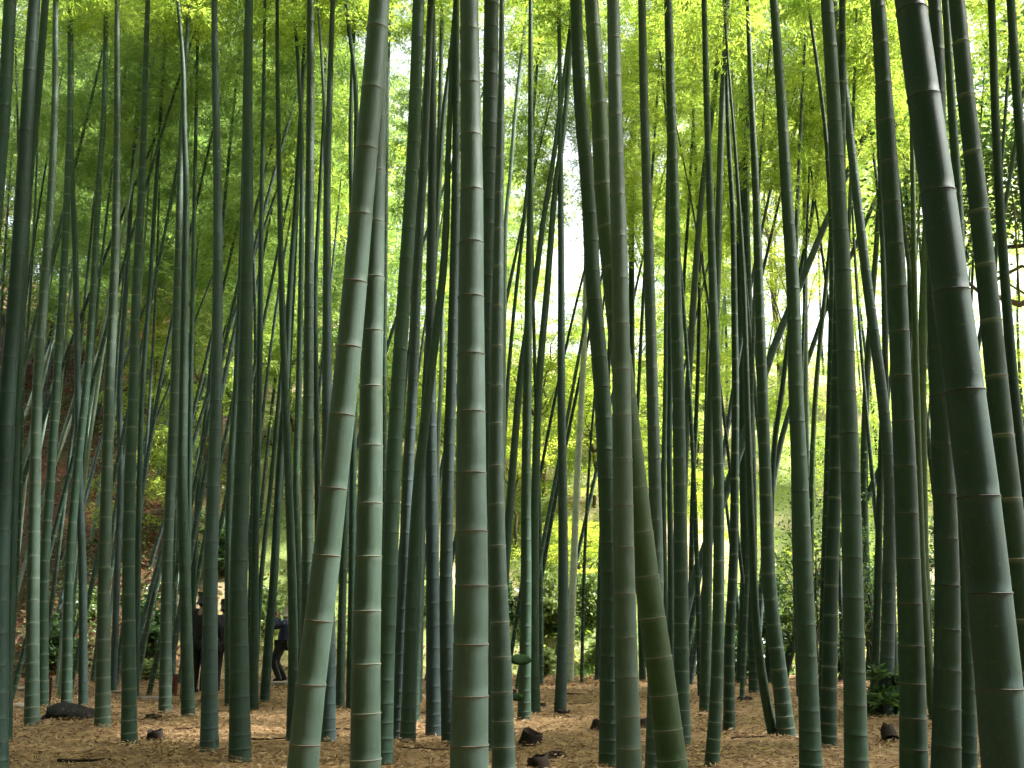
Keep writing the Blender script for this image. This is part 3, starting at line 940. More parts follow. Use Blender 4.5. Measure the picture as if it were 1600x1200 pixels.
def make_tree(k, style):
    """unit tree: foot at z = 0, crown centre at z = 1 (scaled by its height); returns trunk mesh, leaf mesh"""
    tr = Acc()
    R0 = 0.42 if style == 'maple' else 0.5
    fork = np.array([rng.normal(0, 0.05), rng.normal(0, 0.05), 0.55])
    limb(tr, (0, 0, -0.05), fork, 0.018, 0.012, 0.05, 7, 6)
    P, Nn, S = [], [], []
    tips = []
    for q in range(7):
        az = q * 2.4 + rng.normal(0, 0.3)
        rr = R0 * rng.uniform(0.45, 0.95)
        zz = 1.0 + rng.uniform(-0.34, 0.36)
        e = np.array([math.cos(az) * rr, math.sin(az) * rr, zz])
        path = limb(tr, fork, e, 0.009, 0.003, 0.08, 5, 6)
        for s in range(3):
            st = path[2 + s]
            e2 = st + rng.normal(0, 0.17, 3) + np.array([0, 0, 0.05])
            limb(tr, st, e2, 0.0035, 0.0012, 0.08, 4, 4)
            tips.append(e2)
        tips.append(e)
    tips = np.array(tips)
    leaves = 15000
    # flat layered pads for maple, rounder clumps otherwise
    n_p = len(tips) * 3
    pc = tips[rng.integers(0, len(tips), n_p)] + rng.normal(0, 0.10, (n_p, 3))
    pr = rng.uniform(0.07, 0.17, n_p)
    idx = rng.integers(0, n_p, leaves)
    sq = np.array([1, 1, 0.28 if style == 'maple' else 0.7])
    pos = pc[idx] + rng.normal(0, 0.6, (leaves, 3)) * pr[idx][:, None] * sq
    d = rng.normal(0, 1, (leaves, 3)) * np.array([1, 1, 0.45]) + np.array([0, 0, -0.2])
    size = 0.0145 if style == 'maple' else 0.019
    V, F = leaf_quads(pos, d, rng.uniform(0.8, 1.5, leaves) * size, rng.uniform(0.5, 0.9, leaves) * size)
    pv = np.clip(rng.normal(0.5, 0.25, n_p), 0, 1)
    v = np.repeat(np.clip(pv[idx] + rng.normal(0, 0.12, leaves), 0, 1), 4)
    return tr, V, F, v


TREES = {}
for st in ('maple', 'round'):
    lst = []
    for k in range(3):
        tr, V, F, v = make_tree(k, st)
        lst.append((tr.mesh('trunk', M_BARK), V, F, v))
    TREES[st] = lst
LEAFM = {}


def tree_leaf_mesh(st, k, mat):
    key = (st, k, mat.name)
    if key not in LEAFM:
        _, V, F, v = TREES[st][k]
        LEAFM[key] = mesh_np('crown', V, F, mat, False, {'v': v})
    return LEAFM[key]


def tree(px, py, d, spread, style, mat, label, group=None, name='maple_tree', cat='tree', k=None, foot=None):
    c = at(px, py, d)
    x, y = (c.x, c.y) if foot is None else foot
    z0 = float(terrain(x, y))
    h = max(1.2, c.z - z0)
    kk_ = random.randrange(3) if k is None else k
    o = empty(name, (x, y, z0), random.uniform(0, 6.28))
    s = spread / 0.42
    link('trunk', TREES[style][kk_][0], o, scale=(s, s, h))
    # the crown keeps real proportions: its height follows its spread, sitting at the top of the trunk
    co_ = link('crown', tree_leaf_mesh(style, kk_, mat), o, loc=(0, 0, h - s * 0.9 if s * 0.9 < h else 0), scale=(s, s, s * 0.9 if s * 0.9 < h else h))
    tag(co_, kind='stuff')
    return tag(o, label, cat, group)


MAPLES = [
 (850, 560, 31, 1.7), (925, 640, 30, 1.5), (905, 850, 27.2, 1.2), (965, 520, 34, 1.8), (805, 700, 29, 1.3), (1060, 600, 33, 1.2),
 (1232, 440, 33, 1.3), (1290, 300, 36, 2.2), (1115, 760, 28.5, 1.2), (1345, 230, 35, 2.2), (1190, 180, 38, 2.4),
 (700, 640, 31, 1.4), (620, 560, 33, 1.6), (1010, 320, 40, 2.2), (1080, 140, 40, 2.5),
]
SIDE = ['lowest', 'second lowest', 'third lowest']
for i, (px, py, d, s) in enumerate(sorted(MAPLES)):
    tree(px, py, d, s, 'maple', M_MAPLE, f'yellow-green maple on the bright bank, {ORD[i] if i < 15 else ("sixteenth", "seventeenth")[i - 15]} maple from the left',
         'yellow-green maples on the bright bank', 'maple_tree')
for i, (px, py, d, s) in enumerate([(470, 500, 33, 1.6), (545, 330, 36, 2.0), (400, 400, 35, 1.9), (290, 330, 36, 2.2), (180, 250, 38, 2.4), (80, 200, 37, 2.3), (340, 120, 40, 2.6), (500, 90, 40, 2.4), (20, 90, 34, 2.2), (230, 60, 38, 2.6), (120, 60, 36, 2.2)]):
    tree(px, py, d, s, 'round', M_BLEAF if i % 2 else M_PALE, f'leafy green tree on the left bank, its crown {["beside the broad leaning bamboo", "high behind the broad leaning bamboo", "above the dark branches", "over the russet bank", "high over the russet bank", "high near the left edge", "at the top left of centre", "at the top behind the leaning bamboo", "in the top left corner", "at the top above the white-ringed bamboos", "at the top near the left edge"][i]}',
         'green trees on the left bank', 'leafy_tree')
tree(235, 520, 33, 0.9, 'maple', M_ORANGE, 'small russet tree on the leaf-strewn bank at left', None, 'russet_tree')
tree(150, 470, 34, 0.8, 'maple', M_MAPLE, 'small yellow-green tree on the russet bank at far left', None, 'small_maple')
tree(1575, 110, 17, 2.4, 'round', M_CAMEL, 'dark broadleaf tree filling the top right corner', None, 'broadleaf_tree', foot=(10.4, 17.8))
tree(25, 410, 36, 2.3, 'round', M_BLEAF2, 'green tree half way up the russet bank at the left edge', None, 'leafy_tree')
tree(120, 370, 40, 2.5, 'round', M_BLEAF2, 'green tree on the russet bank behind the leaning left-edge bamboos', None, 'leafy_tree')


def make_shrub(k, n=2600, leaf=0.11, narrow=0.45, upright=0.2, w=1.0, h=1.0):
    """unit shrub about 1 m high and 1 m wide"""
    stx, P = Acc(), []
    for q in range(9):
        az = q * 2.4 + rng.normal(0, 0.4)
        e = np.array([math.cos(az) * rng.uniform(0.12, 0.45), math.sin(az) * rng.uniform(0.12, 0.45), rng.uniform(0.45, 1.0)])
        e = e * np.array([w, w, h])
        path = limb(stx, (rng.normal(0, 0.03), rng.normal(0, 0.03), -0.05), e, 0.012 * (1 if h == 1 else 2), 0.004, 0.1 if h == 1 else 0.05, 4, 6)
        P += path[2:]
        for s in range(3):
            e2 = path[2 + s] + rng.normal(0, 0.14, 3) * np.array([w, w, h ** 0.7])
            P += limb(stx, path[2 + s], e2, 0.005, 0.002, 0.1, 3, 4)[1:]
    P = np.array(P)
    idx = rng.integers(0, len(P), n)
    pos = P[idx] + rng.normal(0, 0.045, (n, 3)) * (1 if h == 1 else 3.2)
    pos[:, 2] = np.maximum(pos[:, 2], 0.02)
    d = rng.normal(0, 1, (n, 3)) * np.array([1, 1, 0.6]) + np.array([0, 0, upright])
    V, F = leaf_quads(pos, d, rng.uniform(0.6, 1.2, n) * leaf, rng.uniform(0.7, 1.1, n) * leaf * narrow)
    v = np.repeat(np.clip(rng.normal(0.45, 0.28, n), 0, 1), 4)
    return stx.mesh('stems', M_STEM), V, F, v


SHRUB = [make_shrub(k) for k in range(3)] + [make_shrub(3, 900, 0.22, 0.35, 0.5), make_shrub(4, 2300, 0.10, 0.45, 0.1, 2.0, 5.0), make_shrub(5, 5200, 0.11, 0.45, 0.1, 2.2, 4.6)]
SLM = {}


def shrub(px, py, d, w, h, k, mat, label, name='shrub', z=None):
    """px, py: foot of the shrub in the photo"""
    c = at(px, py, d)
    z0 = float(terrain(c.x, c.y)) if z is None else z
    o = empty(name, (c.x, c.y, z0), random.uniform(0, 6.28))
    key = (k, mat.name)
    if key not in SLM:
        SLM[key] = mesh_np('leaves', *SHRUB[k][1:3], mat, False, {'v': SHRUB[k][3]})
    tag(link('stems', SHRUB[k][0], o, scale=(w, w, h)), kind='stuff')
    tag(link('leaves', SLM[key], o, scale=(w, w, h)), kind='stuff')
    return tag(o, label, 'shrub', 'shrubs at the foot of the bank')


for a in [
 (235, 1000, 25.2, 1.5, 1.5, 0, M_CAMEL, 'glossy dark shrub behind the white-ringed bamboo left of the dark-clothed people'),
 (345, 930, 27.5, 1.8, 1.6, 1, M_CAMEL, 'glossy dark shrub on the bank above the two dark-clothed people'),
 (85, 1000, 25.5, 1.2, 1.2, 2, M_CAMEL, 'dark shrub behind the white-ringed bamboo left of the rock'),
 (130, 960, 26.5, 1.2, 1.0, 1, M_PALE, 'yellowish shrub on the russet bank above the big black rock'),
 (240, 1050, 23.6, 0.9, 0.45, 3, M_PALE, 'low yellow-green fern-like plant at the foot of the bank at left'),
 (500, 960, 26.5, 1.4, 1.3, 0, M_CAMEL, 'dark green shrub on the bank just right of the person in blue'),
 (415, 1000, 25.8, 1.1, 1.2, 2, M_PALE, 'yellow-green shrub behind the person in blue'),
 (572, 880, 27.5, 1.7, 2.0, 1, M_PALE, 'bright shrub seen between the broad leaning and broad white-ringed bamboo'),
 (650, 1000, 26.0, 1.4, 1.4, 0, M_PALE, 'bright shrub behind the slender bamboos left of the broadest central one'),
 (770, 980, 26.0, 1.3, 1.4, 2, M_CAMEL, 'dark shrub behind the broadest central bamboo'),
 (850, 960, 26.3, 1.3, 1.5, 0, M_PALE, 'bright shrub behind the bluish black-jointed bamboo'),
 (925, 960, 26.6, 1.5, 1.6, 1, M_PALE, 'pale leafy shrub on the bright bank beside the pale sunlit bamboo'),
 (850, 1060, 24.3, 0.8, 0.6, 3, M_PALE, 'pale broad-leaved plant at the foot of the bright bank'),
 (945, 1030, 25.6, 1.0, 0.8, 0, M_PALE, 'low bright shrub at the foot of the bank behind the tight bunch'),
 (890, 1010, 26.2, 1.1, 0.9, 2, M_PALE, 'low bright shrub right behind the foot of the pale sunlit bamboo'),
 (1090, 1030, 25.2, 1.3, 1.6, 2, M_PALE, 'bright shrub low behind the slanting bamboo right of the bunch'),
 (1180, 980, 26.5, 1.6, 1.6, 0, M_CAMEL, 'dark shrub with a red flower or two behind the dark bamboos right of the bunch'),
 (1232, 985, 26.5, 1.5, 1.3, 1, M_PALE, 'bright shrub on the bank left of the green leaning bamboo'),
 (1265, 1058, 22.0, 1.0, 1.0, 4, M_CAMEL, 'tall open shrub with sparse dark leaves around the green leaning bamboo'),
 (1375, 1058, 22.5, 0.9, 1.05, 4, M_CAMEL, 'tall open shrub with dark leaves right of the broad green bamboo'),
 (1385, 1105, 14.2, 0.9, 0.62, 3, M_CAMEL, 'low dark broad-leaved plant at the foot of the sharply bent bamboo'),
 (1130, 1050, 24.2, 1.2, 1.0, 1, M_CAMEL, 'dark shrub behind the bent-footed green bamboo'),
 (1205, 1055, 23.8, 1.1, 0.9, 2, M_CAMEL, 'dark shrub just behind the bamboo with the curving foot'),
 (1310, 1055, 23.6, 1.3, 1.2, 0, M_CAMEL, 'dark shrub low behind the broad green bamboo at right'),
 (1420, 1060, 22.8, 1.2, 1.1, 1, M_CAMEL, 'dark shrub low behind the bright-rimmed broad bamboo'),
 (1455, 1050, 24.0, 0.8, 0.8, 5, M_CAMEL, 'taller dark shrub right of the bright-rimmed broad bamboo'),
 (1590, 1010, 19.5, 1.2, 1.25, 5, M_CAMEL, 'tall dark shrub at the right edge behind the giant bamboo'),
 (1530, 1040, 22.5, 0.9, 0.85, 5, M_CAMEL, 'dark shrub behind the giant bamboo'),
]:
    shrub(*a)

# a dark crooked dead tree on the left bank
tr = Acc()
b0 = at(338, 760, 29.0)
b0.z = float(terrain(b0.x, b0.y))
rt = lambda px, py, dd=29.0: np.array(at(px, py, dd) - b0)
limb(tr, (0, 0, -0.2), rt(345, 640), 0.10, 0.07, 0.05, 7, 6)
limb(tr, rt(345, 640), rt(305, 585), 0.06, 0.03, 0.08, 6, 5)
limb(tr, rt(345, 640), rt(360, 560), 0.05, 0.02, 0.08, 6, 5)
o = empty('dead_tree', b0)
link('trunk', tr.mesh('trunk', M_BARK), o)
tr = Acc()
limb(tr, rt(345, 640), rt(400, 570), 0.05, 0.02, 0.05, 6, 6)
limb(tr, rt(400, 570), rt(470, 560), 0.02, 0.012, 0.06, 5, 5)
limb(tr, rt(360, 600), rt(450, 545), 0.018, 0.008, 0.08, 5, 5)
limb(tr, rt(305, 585), rt(290, 560), 0.03, 0.01, 0.08, 5, 5)
limb(tr, rt(330, 610), rt(310, 540), 0.02, 0.008, 0.08, 5, 5)
link('branches', tr.mesh('branches', M_BARK), o)
tag(o, 'dark crooked bare tree on the russet bank behind the bluish bamboo', 'tree')


# ------------------------------------------------------------------ loose cover on the ground
def scatter(name, n, xr, yr, mat, L, W, label, cat, keep=None, lift=0.012, tilt=0.25, seed=1):
    g = np.random.default_rng(seed)
    Y = g.uniform(yr[0], yr[1], n) if not callable(yr) else yr(g, n)
    X = g.uniform(-1, 1, n) * 0 + g.uniform(xr[0], xr[1], n) * Y
    if keep is not None:
        k = keep(X, Y, g)
        X, Y = X[k], Y[k]
    n = len(X)
    Z = terrain(X, Y) + g.uniform(0.004, lift, n)
    P = np.stack([X, Y, Z], 1)
    V, F = flat_leaves(P, g.uniform(0, 6.28, n), g.normal(0, tilt, n), g.uniform(*L, n), g.uniform(*W, n))
    V[:, 2] = np.maximum(V[:, 2], np.repeat(terrain(X, Y), 4) + 0.003)
    v = np.repeat(np.clip(g.normal(0.45, 0.3, n), 0, 1), 4)
    o = link(name, mesh_np(name, V, F, mat, False, {'v': v}))
    tag(o, label, cat, kind='stuff')
    return o


near = lambda g, n: 6.5 + 18.5 * g.random(n) ** 0.9
scatter('dry_leaf_litter', 150000, (-0.60, 0.60), near, M_DRY, (0.045, 0.10), (0.008, 0.017), 'dry tan bamboo leaves covering the grove floor', 'leaf litter', seed=3, lift=0.05)
scatter('red_fallen_leaves', 9000, (-0.60, 0.60), (20.5, 26.0), M_RED, (0.06, 0.12), (0.05, 0.09), 'reddish fallen maple leaves along the foot of the bank', 'fallen leaves', seed=4, lift=0.03,
        keep=lambda X, Y, g: g.random(len(X)) < np.clip((Y - 20.5) / 4, 0.05, 1))


def bank_slope(g, n):
    return 25.0 + 22.0 * g.random(n) ** 1.2


def lie_on_slope(name, n, mat, L, W, label, cat, keep, seed, up):
    g = np.random.default_rng(seed)
    Y = bank_slope(g, n)
    X = g.uniform(-0.62, 0.62, n) * Y
    k = keep(X, Y, g)
    X, Y = X[k], Y[k]
    n = len(X)
    Z = terrain(X, Y) + g.uniform(0.0, up, n)
    D = np.stack([g.normal(0, 1, n), g.normal(0, 1, n), g.normal(0.5, 0.5, n)], 1)
    V, F = leaf_quads(np.stack([X, Y, Z], 1), D, g.uniform(*L, n), g.uniform(*W, n))
    v = np.repeat(np.clip(g.normal(0.45, 0.3, n), 0, 1), 4)
    tag(link(name, mesh_np(name, V, F, mat, False, {'v': v})), label, cat, kind='stuff')


wave = lambda X, Y: np.sin(X * 0.8 + 1.3 * np.sin(Y * 0.5)) + np.sin(Y * 0.9 + X * 0.35)
lie_on_slope('russet_leaf_cover', 42000, M_RED, (0.08, 0.16), (0.05, 0.10), 'russet fallen leaves covering the bank at left', 'fallen leaves',
             lambda X, Y, g: (X / Y < -0.27 + g.normal(0, 0.06, len(X))), 11, 0.05)
lie_on_slope('left_undergrowth', 90000, M_PALE, (0.07, 0.14), (0.03, 0.06), 'low green undergrowth patching the russet bank at left', 'undergrowth',
             lambda X, Y, g: (X / Y < -0.02 + g.normal(0, 0.06, len(X))) & (wave(X * 1.4 + 2, Y * 1.3) > g.normal(0.0, 0.5, len(X))), 14, 0.55)
lie_on_slope('ground_cover', 90000, M_MAPLE, (0.08, 0.16), (0.03, 0.06), 'bright yellow-green ground cover on the bank', 'ground cover',
             lambda X, Y, g: (X / Y > -0.16 + g.normal(0, 0.06, len(X))) & (wave(X, Y) > g.normal(0.1, 0.5, len(X))), 12, 0.35)
lie_on_slope('bank_grass', 60000, M_GRASS, (0.25, 0.45), (0.012, 0.022), 'green grass at the foot of the bright bank', 'grass',
             lambda X, Y, g: (X / Y > -0.02) & (X / Y < 0.32) & (Y < 29), 13, 0.02)

# ------------------------------------------------------------------ rocks, stumps, path edge, posts
def blob(name, loc, sx, sy, sz, mat, seed, label, cat, sub=3, rough=0.22, group=None):
    bm = bmesh.new()
    bmesh.ops.create_icosphere(bm, subdivisions=sub, radius=1.0)
    g = random.Random(seed)
    ph = [g.uniform(0, 6.28) for _ in range(6)]
    for v in bm.verts:
        c = v.co
        c = Vector((round(c.x * 1.6 + ph[0]) / 1.6 - ph[0] / 1.6, round(c.y * 1.6 + ph[1]) / 1.6 - ph[1] / 1.6, round(c.z * 2.1 + ph[2]) / 2.1 - ph[2] / 2.1)) * 0.35 + c * 0.65      # blunt facets
        k = 1 + rough * (math.sin(c.x * 2.3 + ph[0]) * math.sin(c.y * 2.1 + ph[1]) + 0.6 * math.sin(c.z * 3.7 + ph[2] + c.x * 2) + 0.3 * math.sin(c.y * 7 + ph[3]) * math.sin(c.x * 6 + ph[4]))
        v.co = Vector((c.x * sx * k, c.y * sy * k, max(-0.25, c.z) * sz * k))
    me = bpy.data.meshes.new(name)
    bm.to_mesh(me)
    bm.free()
    for p in me.polygons:
        p.use_smooth = sub > 2
    me.materials.append(mat)
    o = link(name, me, loc=loc)
    return tag(o, label, cat, group)


def on_ground(px, py):
    d = ground_depth(py)
    p = at(px, py, d)
    p.z = float(terrain(p.x, p.y))
    return p


p = on_ground(95, 1124)
blob('boulder', p, 0.27, 0.25, 0.17, M_ROCK, 5, 'big black rounded rock between two white-ringed bamboos', 'rock')
p = on_ground(136, 1120)
blob('boulder', p, 0.15, 0.18, 0.15, M_ROCK, 9, 'smaller black rock touching the right white-ringed bamboo', 'rock')


def stump(px, py, r, h, tilt, seed, label):
    """cut and rotting bamboo or root stump: hollow, ragged rim"""
    p = on_ground(px, py)
    g = random.Random(seed)
    seg = 14
    V, F = [], []
    rows = [(1.25, -0.06), (1.1, 0.25), (1.0, 0.65), (0.98, 1.0), (0.74, 0.97), (0.66, 0.5), (0.02, 0.42)]
    rag = [g.uniform(-0.18, 0.12) for _ in range(seg)]
    for q, (rr, z) in enumerate(rows):
        for j in range(seg):
            a = 6.28318 * j / seg
            k = rr * (1 + 0.1 * math.sin(2 * a + seed))
            V.append((r * k * math.cos(a), r * k * math.sin(a) , h * (z + (rag[j] if q in (3, 4) else 0))))
    for q in range(len(rows) - 1):
        for j in range(seg):
            F.append((q * seg + j, q * seg + (j + 1) % seg, (q + 1) * seg + (j + 1) % seg, (q + 1) * seg + j))
    me = mesh_np('stump', V, F, M_STUMP, True)
    o = link('stump', me, loc=p, rot=(g.uniform(-0.1, 0.1), tilt, g.uniform(0, 6)))
    tag(o, label, 'stump', 'old cut stumps on the litter')


stump(242, 1157, 0.085, 0.10, 0.1, 1, 'small dark stump on the litter, farthest left')
stump(240, 1123, 0.10, 0.05, 0.05, 21, 'flat dark stump just left of the white-ringed bamboo near the people')
stump(880, 1120, 0.085, 0.09, 0.1, 2, 'round black stump right beside the foot of the bluish black-jointed bamboo')
stump(935, 1143, 0.075, 0.11, 0.25, 3, 'reddish dark stump left of the tight bunch')
stump(829, 1163, 0.115, 0.13, 0.2, 4, 'biggest dark stump right of the white-ringed bamboo at centre')
stump(842, 1204, 0.10, 0.12, 0.1, 5, 'dark stump cut by the bottom edge right of centre')
stump(868, 1177, 0.10, 0.035, 0.1, 6, 'low dark stump sunk in the litter right of the biggest one')
stump(848, 1103, 0.06, 0.06, 0.1, 7, 'tiny reddish stump right of the free bamboo pair')
stump(1392, 1158, 0.085, 0.16, 0.7, 8, 'tilted dark stump left of the bright-rimmed broad bamboo')
stump(1165, 1094, 0.11, 0.05, 0.0, 9, 'flat dark stump among the dark bamboos right of the bunch')
stump(1003, 1140, 0.07, 0.09, 0.1, 10, 'small dark stump between the front bamboo and the mossy leaning one')
stump(800, 1095, 0.08, 0.14, 0.0, 11, 'mossy stump just right of the white-ringed bamboo at centre')
stump(1072, 1137, 0.06, 0.04, 0.0, 12, 'small stump at the foot of the first sturdy bamboo right of the bunch')

# stepping stones of the path at the left, each its own slab
def slab(px, py, lx, ly, h, rz, seed, label):
    p = on_ground(px, py)
    g = random.Random(seed)
    bm = bmesh.new()
    bmesh.ops.create_cube(bm, size=1.0)
    bmesh.ops.subdivide_edges(bm, edges=bm.edges[:], cuts=2, use_grid_fill=True)
    for v in bm.verts:
        v.co = Vector((v.co.x * lx * g.uniform(0.93, 1.05), v.co.y * ly * g.uniform(0.9, 1.05), v.co.z * h + g.uniform(-0.008, 0.008)))
    bmesh.ops.bevel(bm, geom=[e for e in bm.edges if e.calc_face_angle(0) > 0.8], offset=0.02, segments=2, affect='EDGES')
    me = bpy.data.meshes.new('flat_stone')
    bm.to_mesh(me)
    bm.free()
    for q in me.polygons:
        q.use_smooth = True
    me.materials.append(M_STONE)
    o = link('flat_stone', me, loc=(p.x, p.y, p.z + h * 0.12), rot=(0, 0, rz))
    tag(o, label, 'stone', 'flat stones edging the path at left')


slab(26, 1110, 0.55, 0.35, 0.09, 0.05, 1, 'flat path stone at the left edge, nearest')
slab(30, 1080, 0.7, 0.4, 0.09, 0.02, 2, 'flat path stone at the left edge, farther back')
slab(92, 1072, 0.6, 0.4, 0.08, -0.05, 3, 'flat path stone behind the big black rock')
slab(228, 1092, 0.5, 0.4, 0.10, 0.1, 4, 'grey path stone left of the white-ringed bamboo near the people')
slab(180, 1080, 0.5, 0.35, 0.07, 0.0, 5, 'path stone right of the big black rock, farther back')
slab(428, 1068, 0.9, 0.5, 0.10, 0.0, 6, 'pale stone under the feet of the person in blue')
slab(393, 1071, 0.5, 0.4, 0.10, 0.05, 7, 'pale stone left of the person in blue')


def post(px, py, h, label):
    p = on_ground(px, py)
    V, F = tube([(0, 0, -0.1), (0, 0, h * 0.5), (0, 0, h - 0.02), (0, 0, h), (0, 0, h + 0.005)], [0.055, 0.052, 0.05, 0.042, 0.001], 10)
    o = link('wooden_post', mesh_np('wooden_post', V, F, M_POST, True), loc=p)
    tag(o, label, 'post', 'short red-brown posts by the path')


post(72, 1106, 0.42, 'short red-brown post behind the big black rock')
post(272, 1086, 0.36, 'short red-brown post right of the white-ringed bamboo near the people')

# low plant with two big leaves right of the white-ringed bamboo at the centre
p = on_ground(803, 1150)
o = empty('broad_leaved_seedling', p)
M_BIG = plain('big_leaf', (0.016, 0.036, 0.012), 0.85, 0.2, 12.0, 0.0, 0.1)


def big_leaf(root, tip_off, L, W, droop, rz):
    n = 9
    V, F = [], []
    for q in range(n):
        t = q / (n - 1)
        w = W * math.sin(math.pi * min(1.0, 0.06 + t * 0.94)) ** 0.7
        for s in (-1, -0.4, 0, 0.4, 1):
            V.append((t * L, s * w, -droop * t * t - 0.12 * w * abs(s) + 0.004 * math.sin(t * 9 + s)))
    for q in range(n - 1):
        for s in range(4):
            a = q * 5 + s
            F.append((a, a + 5, a + 6, a + 1))
    me = mesh_np('leaf', V, F, M_BIG, True)
    lo = link('leaf', me, root, tip_off, (R(78), 0, rz))
    md = lo.modifiers.new('thickness', 'SOLIDIFY')
    md.thickness = 0.004
    return lo


lz1, lz2 = at(800, 1036, p.y).z - p.z, at(800, 1092, p.y).z - p.z
V, F = tube([(0, 0, -0.05), (-0.03, 0, lz1 * 0.5), (-0.03, 0, lz1)], [0.012, 0.010, 0.006], 6)
link('stem', mesh_np('stem', V, F, M_STEM, True), o)
big_leaf(o, (-0.05, 0.0, lz1 + 0.04), 0.27, 0.062, 0.05, 0.1)
big_leaf(o, (-0.04, 0.02, lz2 + 0.02), 0.15, 0.045, 0.03, -0.2)
tag(o, 'low plant with two big dark leaves right of the white-ringed central bamboo', 'plant')


def stick(px, py, L, rz, r, label, mat):
    p = on_ground(px, py)
    g = random.Random(int(px))
    P = [(L * (t - 0.5), 0.04 * math.sin(t * 5 + px), r + 0.012 + 0.03 * g.random() * L) for t in np.linspace(0, 1, 6)]
    V, F = tube(P, np.linspace(r, r * 0.5, 6), 6)
    tag(link('fallen_stick', mesh_np('fallen_stick', V, F, mat, True), loc=p, rot=(0, 0, rz)), label, 'stick', 'dead sticks on the litter')


stick(135, 1186, 0.5, 0.1, 0.016, 'dark dead stick lying near the bottom left', M_STUMP)
stick(540, 1136, 0.45, 0.2, 0.010, 'thin dead stick between the broad leaning and the white-ringed bamboo', M_STUMP)
stick(895, 1101, 0.6, 0.15, 0.010, 'thin dead stick right of the bluish black-jointed bamboo', M_STUMP)
stick(900, 1090, 0.3, -0.1, 0.014, 'short dead stick before the bright bank', M_STUMP)
stick(1175, 1160, 0.5, 0.4, 0.010, 'thin dead stick left of the curving foot', M_STUMP)
stick(300, 1142, 0.4, 0.5, 0.010, 'thin dead stick before the two dark-clothed people', M_STUMP)
stick(655, 1178, 0.5, -0.3, 0.009, 'thin dead stick left of the broadest central bamboo', M_STUMP)
stick(430, 1158, 0.5, 0.25, 0.010, 'thin dead stick left of the broad leaning bamboo', M_STUMP)

# ------------------------------------------------------------------ people
def skin_mesh(name, verts, edges, radii, mat, sub=2, root=0):
    bm = bmesh.new()
    lay = bm.verts.layers.skin.verify()
    vv = [bm.verts.new(v) for v in verts]
    for e in edges:
        bm.edges.new((vv[e[0]], vv[e[1]]))
    for v, r in zip(vv, radii):
        v[lay].radius = r if isinstance(r, tuple) else (r, r)
    vv[root][lay].use_root = True
    me = bpy.data.meshes.new(name)
    bm.to_mesh(me)
    bm.free()
    t = bpy.data.objects.new(name, me)
    COL.objects.link(t)
    m1 = t.modifiers.new('skin', 'SKIN')
    m1.use_smooth_shade = True
    m2 = t.modifiers.new('sub', 'SUBSURF')
    m2.levels = m2.render_levels = sub
    dg = bpy.context.evaluated_depsgraph_get()
    out = bpy.data.meshes.new_from_object(t.evaluated_get(dg))
    bpy.data.objects.remove(t)
    out.name = name
    out.materials.clear()
    out.materials.append(mat)
    for p_ in out.polygons:
        p_.use_smooth = True
    return out


M_SKIN = plain('skin', (0.30, 0.16, 0.10), 0.5, 0.1)
M_BLACK = plain('black_cloth', (0.003, 0.003, 0.004), 0.85, 0.2, 30)
M_NAVY = plain('navy_cloth', (0.010, 0.018, 0.055), 0.8, 0.25, 25)
M_SLATE = plain('slate_cloth', (0.018, 0.022, 0.032), 0.8, 0.25, 25)
M_LBLUE = plain('light_blue_cloth', (0.22, 0.32, 0.50), 0.7, 0.2, 25)
M_HAIR = plain('black_hair', (0.008, 0.007, 0.006), 0.5, 0.3, 60)
M_WHITE = plain('white_cap', (0.62, 0.58, 0.52), 0.7, 0.1)
M_CAMERA = plain('camera_body', (0.012, 0.012, 0.013), 0.35, 0.1)


